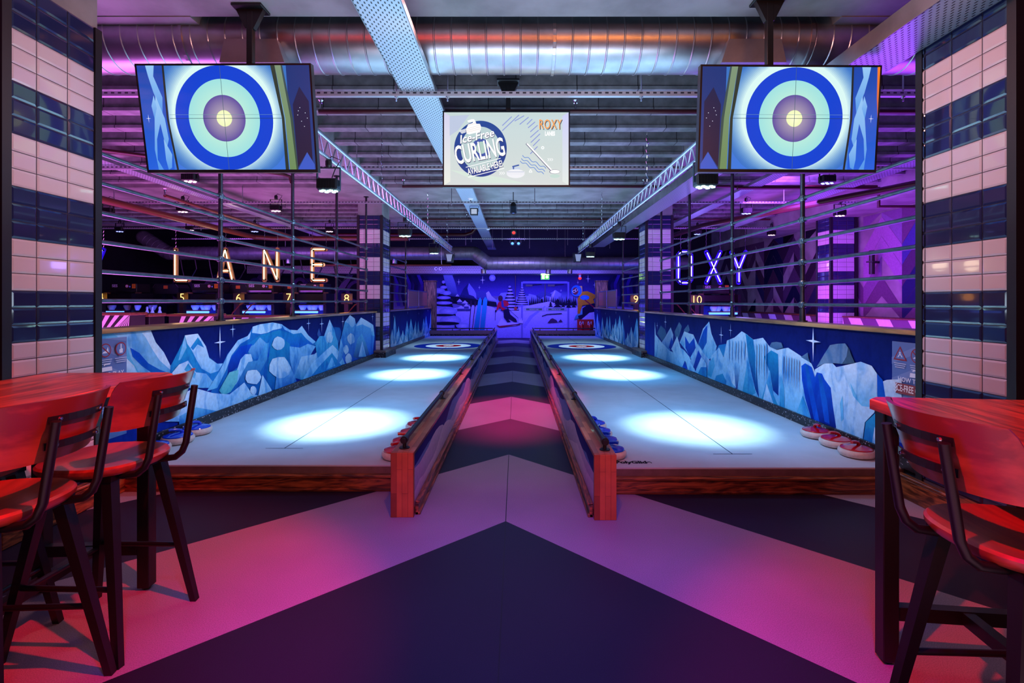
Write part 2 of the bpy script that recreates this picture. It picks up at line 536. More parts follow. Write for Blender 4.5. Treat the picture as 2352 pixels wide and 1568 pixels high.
def perforated(name, c, hole, ax=('y', 'x'), pu=0.05, pv=0.027, fu=0.42, fv=0.36, metal=0.7, rough=0.38):
    """Sheet steel with staggered slots: dark slots on a bright sheet."""
    m, nt, b, N, L = nodes(name)
    tc = N('ShaderNodeTexCoord'); sp = N('ShaderNodeSeparateXYZ'); L(tc.outputs['Object'], sp.inputs[0])

    def mth(op, a, c_=None, clampv=False):
        n = N('ShaderNodeMath'); n.operation = op
        for i, x in enumerate((a, c_)):
            if x is None: continue
            if isinstance(x, (int, float)): n.inputs[i].default_value = x
            else: L(x, n.inputs[i])
        return n.outputs[0]
    u = mth('DIVIDE', sp.outputs['xyz'.index(ax[0])], pu); v = mth('DIVIDE', sp.outputs['xyz'.index(ax[1])], pv)
    row = mth('FLOOR', v)
    stag = mth('MULTIPLY', mth('MODULO', mth('ABSOLUTE', row), 2.0), 0.5)
    fu_ = mth('FRACT', mth('ADD', u, stag)); fv_ = mth('FRACT', v)
    a = mth('LESS_THAN', fu_, fu); d = mth('LESS_THAN', fv_, fv)
    h = mth('MULTIPLY', a, d)
    mx = N('ShaderNodeMix'); mx.data_type = 'RGBA'; mx.inputs['A'].default_value = srgb(c); mx.inputs['B'].default_value = srgb(hole)
    L(h, mx.inputs['Factor']); L(mx.outputs['Result'], b.inputs['Base Color'])
    inv = mth('SUBTRACT', 1.0, h); L(mth('MULTIPLY', inv, metal), b.inputs['Metallic'])
    b.inputs['Roughness'].default_value = rough
    return m


def floor_mat():
    m, nt, b, N, L = nodes('chevron_vinyl')
    tc = N('ShaderNodeTexCoord'); sp = N('ShaderNodeSeparateXYZ'); L(tc.outputs['Object'], sp.inputs[0])

    def mth(op, a, c_=None):
        n = N('ShaderNodeMath'); n.operation = op
        for i, x in enumerate((a, c_)):
            if x is None: continue
            if isinstance(x, (int, float)): n.inputs[i].default_value = x
            else: L(x, n.inputs[i])
        return n.outputs[0]
    X = mth('ADD', sp.outputs[0], 0.063); Y = sp.outputs[1]
    left = mth('MULTIPLY', mth('MAXIMUM', mth('MULTIPLY', X, -1.0), 0.0), 0.915)
    right = mth('MULTIPLY', mth('MAXIMUM', X, 0.0), 1.01)
    v = mth('ADD', mth('ADD', Y, left), right)
    k = mth('DIVIDE', mth('SUBTRACT', v, 3.03 - 1.325 * 6), 1.325)
    st = mth('LESS_THAN', mth('MODULO', mth('FLOOR', k), 2.0), 0.5)
    seam = mth('LESS_THAN', mth('ABSOLUTE', X), 0.0025)
    nz = N('ShaderNodeTexNoise'); nz.inputs['Scale'].default_value = 260; nz.inputs['Detail'].default_value = 2
    L(tc.outputs['Object'], nz.inputs['Vector'])
    mr = N('ShaderNodeMapRange'); mr.inputs[1].default_value = 0.3; mr.inputs[2].default_value = 0.7; mr.inputs[3].default_value = 0.72; mr.inputs[4].default_value = 1.28
    L(nz.outputs['Fac'], mr.inputs[0])
    n2 = N('ShaderNodeTexNoise'); n2.inputs['Scale'].default_value = 1.3; n2.inputs['Detail'].default_value = 5
    L(tc.outputs['Object'], n2.inputs['Vector'])
    m2 = N('ShaderNodeMapRange'); m2.inputs[1].default_value = 0.3; m2.inputs[2].default_value = 0.7; m2.inputs[3].default_value = 0.88; m2.inputs[4].default_value = 1.1
    L(n2.outputs['Fac'], m2.inputs[0])
    mx = N('ShaderNodeMix'); mx.data_type = 'RGBA'; mx.inputs['A'].default_value = srgb((30, 22, 44)); mx.inputs['B'].default_value = srgb((134, 128, 142))
    L(st, mx.inputs['Factor'])
    m3 = N('ShaderNodeMix'); m3.data_type = 'RGBA'; m3.inputs['B'].default_value = srgb((25, 22, 30)); L(mx.outputs['Result'], m3.inputs['A']); L(seam, m3.inputs['Factor'])
    mu = N('ShaderNodeVectorMath'); mu.operation = 'SCALE'; L(m3.outputs['Result'], mu.inputs[0]); L(mth('MULTIPLY', mr.outputs[0], m2.outputs[0]), mu.inputs['Scale'])
    L(mu.outputs[0], b.inputs['Base Color'])
    b.inputs['Roughness'].default_value = 0.5
    b.inputs['Specular IOR Level'].default_value = 0.2
    return m


def terrazzo():
    m, nt, b, N, L = nodes('speckled_resin')
    tc = N('ShaderNodeTexCoord'); vo = N('ShaderNodeTexVoronoi'); vo.inputs['Scale'].default_value = 95
    L(tc.outputs['Object'], vo.inputs['Vector'])
    cr = N('ShaderNodeValToRGB'); cr.color_ramp.elements[0].position = 0.80; cr.color_ramp.elements[0].color = srgb((20, 17, 24))
    cr.color_ramp.elements[1].position = 0.95; cr.color_ramp.elements[1].color = srgb((215, 205, 215))
    L(vo.outputs['Color'], cr.inputs[0]); L(cr.outputs[0], b.inputs['Base Color'])
    b.inputs['Roughness'].default_value = 0.35
    return m


K = {}
K['floor'] = floor_mat()
K['ice'] = mat('glide_sheet', (172, 184, 192), 0.6, noise=0.10, scale=3.0, spec=0.15)
K['icepaint'] = paint('glide_sheet_print', 0.75, mottle=0.03, spec=0.08)
K['mural'] = paint('wall_painting', 0.62, mottle=0.10, scale=30, spec=0.08)
K['airbrush'] = paint('airbrushed_painting', 0.62, mottle=0.10, scale=30, spec=0.08, air=0.75)
K['screen'] = paint('screen_glass', 0.25, emission=1.0, mottle=0.0)
K['print'] = paint('printed_board', 0.4, mottle=0.0)
K['terrazzo'] = terrazzo()
K['concrete'] = mat('concrete', (142, 138, 138), 0.8, noise=0.35, scale=2.5, bump=0.25, detail=8)
K['ribs'] = blocks('precast_ceiling', (128, 128, 130), (112, 112, 116), (52, 50, 54), 0.62, 0.549, 'xy', 0.75, 0.006, noise=0.3)
K['darkwall'] = mat('dark_plaster', (22, 20, 30), 0.8, noise=0.4, scale=3)
K['void'] = mat('black_soffit', (10, 9, 13), 0.9)
K['white_tile'] = mat('white_glazed_tile', (206, 192, 196), 0.10, coat=0.6)
K['navy_tile'] = mat('navy_glazed_tile', (34, 40, 78), 0.10, coat=0.6)
K['grout'] = mat('grout', (70, 58, 66), 0.9)
K['black'] = mat('black_metal', (9, 9, 11), 0.42)
K['blacktrim'] = mat('black_angle', (20, 20, 26), 0.5)
K['plastic'] = mat('black_plastic', (8, 8, 10), 0.4)
K['steel'] = mat('galvanised_steel', (190, 194, 200), 0.33, metal=0.95, noise=0.25, scale=5)
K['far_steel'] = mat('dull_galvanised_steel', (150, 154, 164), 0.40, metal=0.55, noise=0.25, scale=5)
K['tube'] = mat('scaffold_tube', (120, 132, 140), 0.30, metal=0.85, noise=0.3, scale=12)
K['post'] = mat('scaffold_post', (70, 66, 74), 0.42, metal=0.8, noise=0.3, scale=12)
K['truss'] = mat('aluminium', (205, 208, 214), 0.25, metal=0.9)
K['redpipe'] = mat('red_sprinkler_pipe', (66, 18, 24), 0.35, metal=0.1)
K['orangepipe'] = mat('orange_sprinkler_pipe', (104, 50, 30), 0.35)
K['chrome'] = mat('chrome', (200, 200, 205), 0.12, metal=1.0)
K['white'] = mat('white_plastic', (215, 215, 220), 0.4)
K['tray'] = perforated('perforated_tray', (172, 186, 196), (12, 14, 22), ('y', 'x'), 0.052, 0.021, 0.42, 0.42, metal=0.55)
K['trayx'] = perforated('perforated_tray_across', (150, 140, 140), (18, 12, 22), ('x', 'z'), 0.06, 0.06, 0.5, 0.34, metal=0.2)
K['strut'] = perforated('slotted_channel', (180, 180, 186), (20, 18, 26), ('x', 'z'), 0.06, 0.04, 0.5, 0.35, metal=0.6)
K['table'] = wood('table_wood', (190, 104, 66), (104, 46, 26), 'y', 1.0, 0.3, coat=0.35, ring=10)
K['seatwood'] = wood('stool_wood', (150, 78, 52), (104, 48, 30), 'y', 1.0, 0.32, coat=0.3, ring=9, dist=1.2)
K['board'] = wood('stained_board', (150, 88, 42), (60, 28, 12), 'x', 1.0, 0.4, coat=0.3, ring=12, dist=5)
K['boardy'] = wood('stained_board_long', (150, 92, 52), (58, 30, 18), 'y', 1.0, 0.4, coat=0.2, ring=12, dist=5)
K['coping'] = wood('coping_wood', (196, 150, 96), (118, 80, 48), 'y', 1.0, 0.35, coat=0.3, ring=7, dist=1.0)
K['stave'] = blocks('laminated_wood', (176, 96, 48), (112, 52, 24), (70, 30, 14), 0.30, 0.035, 'zx', 0.4, 0.0008, coat=0.2, noise=0.15)
K['stavetop'] = blocks('laminated_top', (186, 142, 100), (120, 82, 54), (70, 46, 32), 0.34, 0.036, 'yx', 0.4, 0.0008, coat=0.2, noise=0.15)
K['edge'] = mat('platform_edge', (104, 84, 80), 0.5, noise=0.2, scale=20)
K['rough_post'] = wood('rough_timber', (150, 112, 66), (58, 36, 20), 'z', 1.0, 0.7, ring=16, dist=2)
K['stone_body'] = mat('curling_stone_body', (204, 188, 180), 0.28, noise=0.15, scale=40)
K['stone_red'] = mat('red_gloss_plastic', (170, 12, 24), 0.14, coat=0.5)
K['stone_blue'] = mat('blue_gloss_plastic', (12, 50, 190), 0.14, coat=0.5)
K['neon_warm'] = emit('warm_neon', (255, 226, 176), 3.4)
K['neon_blue'] = emit('blue_neon', (150, 140, 255), 4.0)
K['neon_orange'] = emit('orange_neon', (255, 196, 110), 3.0)
K['acryl_warm'] = mat('cream_acrylic', (150, 112, 74), 0.3)
K['acryl_blue'] = mat('blue_acrylic', (58, 30, 200), 0.25)
K['led'] = emit('cool_led', (190, 255, 250), 5.0)
K['led_pink'] = emit('pink_led', (255, 200, 235), 4.0)
K['led_violet'] = emit('violet_led', (130, 140, 255), 4.0)
K['led_red'] = emit('red_led', (255, 30, 20), 3.0)
K['led_blue'] = emit('blue_led', (60, 110, 255), 5.0)
K['exit'] = emit('exit_green', (70, 190, 30), 1.6)
K['exitw'] = emit('exit_white', (225, 255, 190), 2.4)
K['orange_cap'] = wood('orange_cap_wood', (112, 70, 46), (84, 48, 30), 'x', 1.0, 0.4, ring=8)
K['stripe'] = paint('striped_panel', 0.5, mottle=0.04)
K['machine'] = mat('machine_black', (24, 20, 26), 0.4, metal=0.2, noise=0.2, scale=10)
K['mesh_copper'] = perforated('copper_mesh', (196, 112, 80), (90, 40, 30), ('y', 'z'), 0.03, 0.03, 0.35, 0.35, metal=0.5, rough=0.4)
K['pin'] = mat('pin_white', (235, 235, 240), 0.25)
K['cup'] = mat('white_cup', (190, 200, 225), 0.3)
K['glow_tube'] = emit('blue_tube_light', (70, 120, 255), 4.0)
K['hood'] = mat('blue_curtain', (24, 34, 110), 0.7, noise=0.3, scale=9)
K['lamp_glass'] = emit('flood_glass', (190, 205, 235), 0.8)
K['redbox'] = mat('fire_red', (160, 14, 26), 0.4)
K['cable'] = mat('black_cable', (10, 10, 12), 0.6)
# ================================================================ the setting
CEIL = 3.50
o = struct(MB().box((-13, -3, -0.1), (8, 18.6, 0)).build('floor', K['floor']))
c = MB()
c.box((-13, 1.9, CEIL), (8, 3.71, 3.95), 0)
struct(c.build('ceiling', K['concrete']))
c = MB()
c.box((-13, 3.5, 3.86), (8, 14.0, 4.1), 0)
YR = [4.45 + 0.549 * k for k in range(9)] + [11.25 + 0.549 * k for k in range(5)]
for y in YR:
    c.box((-13, y, CEIL + 0.003), (8, y + 0.11, 3.88), 0)
    c.box((-13, y - 0.02, CEIL), (8, y + 0.13, CEIL + 0.035), 0)
struct(c.build('ceiling', K['ribs']))
c = MB().box((-13, 9.24, CEIL - 0.004), (8, 10.75, 3.86), 0)
struct(c.build('ceiling', K['concrete']))
for x0, x1, z in ((-3.38, -2.45, CEIL - 0.008), (2.45, 3.38, CEIL - 0.008), (6.55, 7.3, 3.16)):
    struct(MB().box((x0, 3.7, z), (x1, 13.95, 3.88)).build('ceiling', K['concrete']))
struct(MB().box((-13, 13.9, CEIL + 0.002), (8, 14.05, 4.6)).build('ceiling', K['concrete']))
struct(MB().box((-13, 14.0, 4.5), (8, 18.7, 4.7)).build('ceiling', K['void']))
# end wall with its painting
wall = MB().box((-13, 18.5, 0), (8, 18.7, 4.6))
struct(wall.build('wall_back', K['darkwall']))
struct(MB().box((-13.1, -3, 0), (-13, 18.6, 4.6)).build('wall_left', K['darkwall']))
struct(MB().box((7.35, 4.0, 0), (7.5, 18.6, 4.6)).build('wall_right', K['concrete']))

# zigzag painting on the right bay wall
zz = MB(); F = Flat(zz, (7.345, 0, 0), (0, 1, 0), (0, 0, 1), (-1, 0, 0), 0.0004, clip=(7.6, 1.0, 17.8, 3.14))
pal = [(44, 40, 60), (112, 84, 124), (30, 34, 78), (142, 108, 150), (70, 50, 80), (24, 22, 30), (120, 100, 140), (60, 60, 120), (92, 66, 96), (150, 120, 160)]
random.seed(11)
cw = 0.52
for cidx in range(int(7.4 / cw), int(18 / cw)):
    for r in range(-1, 9):
        rr = random.Random((r * 31 + (cidx // 2) * 7) % 97)
        if random.random() < 0.25: continue
        col = pal[rr.randrange(len(pal))]
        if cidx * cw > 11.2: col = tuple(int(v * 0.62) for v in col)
        u0 = cidx * cw; u1 = u0 + cw; h = 0.40
        b = 0.45 + r * h
        a0, a1 = (b, b + 0.62) if cidx % 2 == 0 else (b + 0.62, b)
        pts = [(u0, a0), (u1, a1), (u1, a1 + h * 0.98), (u0, a0 + h * 0.98)]
        if min(p[1] for p in pts) > 3.14 or max(p[1] for p in pts) < 1.0: continue
        F.poly(pts, col); F.k = r % 3
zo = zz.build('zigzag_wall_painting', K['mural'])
tag(zo, 'purple and navy zigzag bands painted on the concrete wall of the violet bowling bay', 'wall painting')

# ---------------------------------------------------------------- tiled pillars
ZT, RP, TW = 3.1805, 0.0982, 0.20


def tile_face(mb, O, U, W, N, z0=0.0, first=0.15):
    O = Vector(O); U = Vector(U); N = Vector(N)
    cols = []; u = 0.0
    nxt = first
    while u < W - 0.01:
        cols.append((u, min(nxt, W))); u = nxt; nxt += TW
    g = 0.0022
    r = 0
    while ZT - r * RP > z0 + 0.02:
        zt = ZT - r * RP; zb = max(zt - RP, z0)
        mi = 1 if (r // 3) % 2 == 0 else 0
        for a, b in cols:
            def q(uu, zz_, n):
                p = O + U * uu + N * n; return (p.x, p.y, zz_)
            a1, b1, t1, c1 = a + g, b - g, zt - g, zb + g
            k = 0.011
            o4 = [q(a1, c1, .003), q(b1, c1, .003), q(b1, t1, .003), q(a1, t1, .003)]
            i4 = [q(a1 + k, c1 + k, .008), q(b1 - k, c1 + k, .008), q(b1 - k, t1 - k, .008), q(a1 + k, t1 - k, .008)]
            n = len(mb.v)
            fs = [(4, 5, 6, 7), (0, 1, 5, 4), (1, 2, 6, 5), (2, 3, 7, 6), (3, 0, 4, 7)]
            if U.cross(Vector((0, 0, 1))).dot(N) < 0:
                fs = [tuple(reversed(f)) for f in fs]
            mb.raw(o4 + i4, fs, mi)
        r += 1


def pillar(x0, x1, y0, y1, side, label, z0, lit=0.04, plinth=None, first=0.15, name='tiled_pillar', ztop=CEIL):
    """side = +1: the aisle face looks towards +x, -1: towards -x"""
    cx, cy = (x0 + x1) / 2, (y0 + y1) / 2
    t = thing(name, label, 'pillar', (cx, cy, 0), 'striped tiled pillars')
    MB().box((x0 + .004, y0 + .004, 0), (x1 - .004, y1 - .004, ZT)).build('core', K['grout'], t, True)
    MB().box((x0 + .01, y0 + .01, ZT), (x1 - .01, y1 - .01, ztop - 0.006)).build('concrete_head', K['concrete'], t, True)
    xf = x1 if side > 0 else x0
    m = MB(); tile_face(m, (xf - side * .004, y0 + .045, 0), (0, 1, 0), y1 - y0 - .09, (side, 0, 0), z0, first)
    m.build('tiled_side', [K['white_tile'], K['navy_tile']], t, True)
    m = MB(); tile_face(m, (x0 + .045, y0 + .004, 0), (1, 0, 0), x1 - x0 - .09, (0, -1, 0), z0, 0.10)
    m.build('tiled_front', [K['white_tile'], K['navy_tile']], t, True)
    for xx in (x0, x1):
        for yy in (y0, y1):
            a = 0.044
            mx0 = xx - .008 if xx == x0 else xx - a; my0 = yy - .008 if yy == y0 else yy - a
            MB().box((mx0, my0, 0), (mx0 + a + .008, my0 + a + .008, ZT + 0.004)).build('corner_trim', K['blacktrim'], t, True)
    if plinth:
        a, b, c_, d, zl, zh = plinth
        MB().box((a, c_, zl), (b, d, zh - .012)).build('plinth', K['terrazzo'], t, True)
        MB().cbox((a - .005, c_ - .005, zh - .012), (b + .005, d + .005, zh + .028), .008).build('plinth_cap', K['edge'], t, True)
    return t


PL = pillar(-3.45, -2.82, 2.70, 3.335, 1, 'wide navy and white tiled pillar beside the left bar table', 0.17)
PR = pillar(2.71, 3.34, 2.665, 3.32, -1, 'wide navy and white tiled pillar beside the right bar table', 0.17)
pillar(-3.36, -2.83, 10.42, 11.05, 1, 'slim navy and white tiled pillar halfway down the left curling lane', 0.3, plinth=(-3.36, -2.72, 10.28, 11.15, 0.18, 0.30), first=0.17)
pillar(2.75, 3.33, 10.42, 11.0, -1, 'slim navy and white tiled pillar halfway down the right curling lane', 0.3, plinth=(2.62, 3.33, 10.28, 11.1, 0.18, 0.30), first=0.17)
pillar(6.72, 7.27, 10.5, 11.0, -1, 'navy and white tiled pillar against the zigzag wall of the violet bay', 0.0, ztop=3.16, first=0.14)
# timber baseboards at the foot of the near pillars
m = MB()
m.cbox((-2.812, 2.66, 0), (-2.78, 3.52, 0.15), .006); m.cbox((-2.816, 2.66, 0.15), (-2.77, 3.52, 0.168), .005)
struct(m.build('baseboard_left', K['boardy'], None))
m = MB()
m.cbox((2.665, 2.95, 0), (2.702, 3.45, 0.14), .006); m.cbox((2.66, 2.95, 0.14), (2.706, 3.45, 0.158), .005)
m.cbox((2.60, 2.62, 0), (2.70, 2.95, 0.15), .006); m.cbox((2.59, 2.61, 0.15), (2.71, 2.96, 0.168), .005)
struct(m.build('baseboard_right', K['boardy'], None))

# ---------------------------------------------------------------- partition walls with glacier paintings
SKY1, SKY2 = (8, 14, 78), (14, 48, 160)


def wall_canvas(x, side, y0, y1, z0, z1):
    """side=+1 : seen from +x.  u runs along y, v is height."""
    mb = MB()
    F = Flat(mb, (x, 0, 0), (0, 1, 0), (0, 0, 1), (side, 0, 0), 0.0003, clip=(y0, z0, y1, z1))
    n = 12
    for i in range(n):
        a = y0 + (y1 - y0) * i / n; b = y0 + (y1 - y0) * (i + 1) / n
        F.k = 0; F.poly([(a, z0), (b, z0), (b, z1), (a, z1)], SKY1, SKY2)
    return mb, F


def left_trace(zx, zy):
    p = onX(200 + zx / 3.36, 700 + zy / 3.36, -2.97); return (p[1], p[2])


def right_trace(zx, zy):
    p = onX(1450 + zx / 3.36, 700 + zy / 3.36, 2.74); return (p[1], p[2])


def paint_shapes(F, tr, shapes):
    for pts, a, b in shapes:
        F.poly([tr(*p) for p in pts], a, b)


def ragged(F, pts, c1, c2, tr=None):
    F.poly([tr(*p) if tr else p for p in pts], c1, c2)


W1, W2, C1, C2, T1, T2, B1, B2, D1 = (214, 234, 248), (146, 202, 236), (104, 186, 226), (34, 124, 196), (38, 150, 196), (16, 92, 168), (14, 84, 200), (8, 34, 130), (10, 24, 90)


def bleb(F, tr, cx, cy, rx, ry, c1, c2, n=11, seed=1):
    r = random.Random(seed)
    pts = []
    for i in range(n):
        a = 2 * PI * i / n; k = 0.86 + 0.22 * r.random()
        pts.append((cx + rx * k * math.cos(a), cy + ry * k * math.sin(a)))
    F.poly([tr(*p) for p in pts], c1, c2)


def streaks(F, tr, x0, x1, yt, yb, n, c1, c2, seed=3):
    r = random.Random(seed)
    for i in range(n):
        x = x0 + (x1 - x0) * (i + 0.5) / n; wdt = (x1 - x0) / n * (0.25 + 0.3 * r.random())
        a = yt(x) + 12 * r.random() + 8; b = yb(x) - 60 * r.random()
        F.poly([tr(x, a), tr(x + wdt, a + 20), tr(x + wdt * 0.7, (a + b) / 2), tr(x + wdt * 0.4, b), tr(x - wdt * 0.3, (a + b) / 2)], c1, c2)


def partition(x, side, y0, y1, label, painter):
    xb = x - side * 0.15
    a, b = min(x, xb), max(x, xb)
    t = thing('partition_wall', label, 'wall', ((a + b) / 2, (y0 + y1) / 2, 0), 'low painted walls along the curling lanes')
    MB().box((a, y0, 0), (b, y1, 1.118)).build('panel', K['darkwall'], t, True)
    mb, F = wall_canvas(x + side * .001, side, y0, y1, 0.18, 1.118)
    painter(F)
    mb.build('glacier_painting', K['airbrush'], t, True)
    MB().cbox((a - .03, y0, 1.12), (b + .03, y1, 1.155), .005).build('wooden_coping', K['coping'], t, True)
    s0, s1 = (x, x + .028) if side > 0 else (x - .028, x)
    MB().cbox((s0, y0, 0.181), (s1, y1, 0.272), .004).build('skirting', K['terrazzo'], t, True)
    return t


def paint_left(F):
    tr = left_trace
    paint_shapes(F, tr, [
        ([(80, 210), (300, 205), (490, 196), (530, 290), (590, 370), (640, 468), (700, 520), (760, 640), (700, 900), (80, 900)], W2, T1),
        ([(80, 210), (200, 205), (300, 300), (340, 420), (400, 520), (380, 900), (80, 900)], C1, T1),
        ([(420, 215), (490, 197), (525, 285), (590, 365), (640, 465), (690, 515), (640, 500), (560, 430), (500, 340), (450, 250)], W1, W1),
        ([(330, 330), (400, 370), (470, 450), (560, 500), (640, 530), (520, 540), (420, 470), (350, 400)], B1, T2),
        ([(300, 410), (360, 470), (400, 560), (300, 560)], W1, C1),
        ([(640, 475), (700, 358), (730, 300), (752, 235), (800, 228), (852, 222), (915, 320), (935, 400), (1000, 452), (1045, 450), (1070, 520), (900, 640), (640, 560)], T1, C2),
        ([(752, 235), (800, 228), (852, 222), (915, 320), (940, 410), (1005, 455), (1045, 452), (1010, 510), (950, 530), (880, 490), (840, 420), (800, 340), (770, 300)], W1, W2),
        ([(795, 330), (830, 280), (852, 250), (880, 290), (900, 330), (850, 305), (815, 350)], T1, C2),
        ([(735, 300), (752, 240), (765, 330), (720, 420), (700, 430)], W2, C1),
        ([(950, 680), (1030, 480), (1080, 380), (1160, 275), (1235, 240), (1275, 170), (1430, 135), (1500, 150), (1560, 190), (1620, 195), (1655, 160), (1705, 235), (1765, 285), (1720, 400), (1560, 600), (1300, 760), (960, 760)], C2, T2),
        ([(1240, 300), (1330, 235), (1480, 195), (1560, 215), (1640, 210), (1740, 300), (1640, 320), (1560, 380), (1400, 400), (1300, 420)], T1, B1),
        ([(1275, 168), (1330, 150), (1430, 135), (1505, 150), (1500, 180), (1430, 195), (1390, 215), (1340, 225), (1270, 215)], W1, W1),
        ([(1500, 152), (1560, 192), (1620, 196), (1655, 162), (1705, 235), (1762, 285), (1740, 300), (1690, 262), (1650, 215), (1590, 225), (1520, 190)], W1, W2),
        ([(1160, 272), (1235, 240), (1262, 205), (1250, 260), (1180, 300), (1110, 390), (1070, 500), (1000, 640), (920, 665), (1000, 540), (1040, 470), (1085, 378)], W1, C1),
        ([(1330, 250), (1385, 300), (1360, 400), (1290, 420), (1250, 380), (1230, 330), (1280, 310)], W2, C2),
        ([(1110, 400), (1180, 320), (1270, 300), (1230, 380), (1160, 480), (1080, 540), (1085, 470)], B1, B2),
        ([(1180, 420), (1215, 380), (1260, 380), (1275, 430), (1240, 470), (1160, 600), (1080, 660), (1130, 560), (1160, 480)], W1, C1),
        ([(1240, 440), (1310, 430), (1370, 300), (1400, 290), (1385, 420), (1330, 520), (1260, 500), (1200, 620), (1130, 640)], C1, T2),
        ([(1415, 300), (1460, 250), (1510, 265), (1560, 300), (1590, 380), (1560, 480), (1500, 640), (1400, 660), (1380, 560), (1395, 420)], T1, T2),
        ([(1560, 320), (1640, 330), (1700, 300), (1760, 320), (1700, 420), (1600, 580), (1560, 420)], W2, C2),
        ([(1590, 560), (1650, 400), (1750, 380), (1850, 300), (1860, 330), (1740, 480), (1660, 580)], W1, T1),
        ([(1755, 300), (1790, 240), (1825, 240), (1868, 113), (1905, 190), (1930, 260), (1945, 420), (1780, 440)], C1, T1),
        ([(1825, 240), (1868, 113), (1890, 170), (1885, 260), (1850, 300)], W1, W2),
        ([(1770, 225), (1785, 180), (1800, 230), (1780, 250)], (60, 90, 150), (50, 80, 150)),
        ([(1900, 170), (1945, 175), (1960, 210), (1940, 300), (1915, 240)], T2, (40, 90, 150)),
        ([(1940, 440), (1955, 260), (1985, 130), (2025, 78), (2062, 105), (2072, 150), (2110, 97), (2200, 150), (2216, 240), (2200, 380), (2000, 470)], C1, B1),
        ([(1985, 130), (2025, 78), (2062, 105), (2070, 150), (2040, 175), (2010, 140)], W1, W2),
        ([(2072, 165), (2110, 97), (2160, 125), (2205, 155), (2216, 240), (2190, 235), (2185, 180), (2120, 150)], W1, C1),
        ([(2050, 400), (2085, 260), (2115, 218), (2150, 300), (2180, 400), (2120, 430)], C1, B2),
        ([(2090, 400), (2120, 280), (2150, 400)], W1, C1),
        ([(1650, 590), (1730, 450), (1850, 340), (1890, 308), (1950, 370), (1985, 455), (1900, 480), (1800, 520)], W1, C1),
        ([(1700, 580), (1780, 480), (1885, 370), (1960, 470), (1900, 490)], T1, C2),
        ([(1840, 500), (1885, 400), (1910, 470)], W2, C1),
        ([(640, 530), (700, 460), (770, 430), (830, 520), (910, 530), (960, 590), (930, 640), (820, 640), (700, 640)], W1, C1),
        ([(740, 500), (770, 450), (830, 530), (820, 570)], T1, C1),
        ([(1010, 660), (1090, 520), (1160, 500), (1150, 590), (1100, 670), (1040, 700)], (120, 200, 200), (90, 180, 190)),
        ([(560, 900), (620, 740), (820, 640), (960, 680), (1090, 690), (1205, 598), (1260, 680), (1320, 705), (1180, 760), (1120, 790), (1000, 830), (820, 900)], W1, W2),
        ([(700, 860), (830, 790), (1000, 820), (860, 900), (700, 940)], C1, C2),
        ([(1150, 770), (1260, 700), (1290, 710), (1180, 765)], C1, C2),
        ([(1310, 712), (1345, 540), (1425, 670), (1370, 700)], W1, W2),
        ([(1440, 660), (1450, 560), (1560, 470), (1610, 590), (1520, 640)], W2, C2),
        ([(1920, 470), (1950, 260), (1975, 330), (1960, 420)], W2, C2),
    ])
    for k, (cx, cy, rx, ry) in enumerate([(1468, 296, 50, 50), (1478, 485, 85, 88), (1272, 555, 68, 62), (2030, 262, 30, 44), (1992, 345, 22, 36), (2012, 415, 26, 44), (1865, 250, 26, 44), (1272, 660, 26, 34)]):
        bleb(F, tr, cx, cy, rx, ry, (222, 234, 244), (186, 212, 234), 11, k + 5)
    for zx, zy, r in ((1013, 288, .16), (1112, 188, .09), (1700, 143, .12), (1802, 146, .14), (1966, 128, .12), (2196, 90, .12)):
        y, z = tr(zx, zy); F.star(y, z, r)


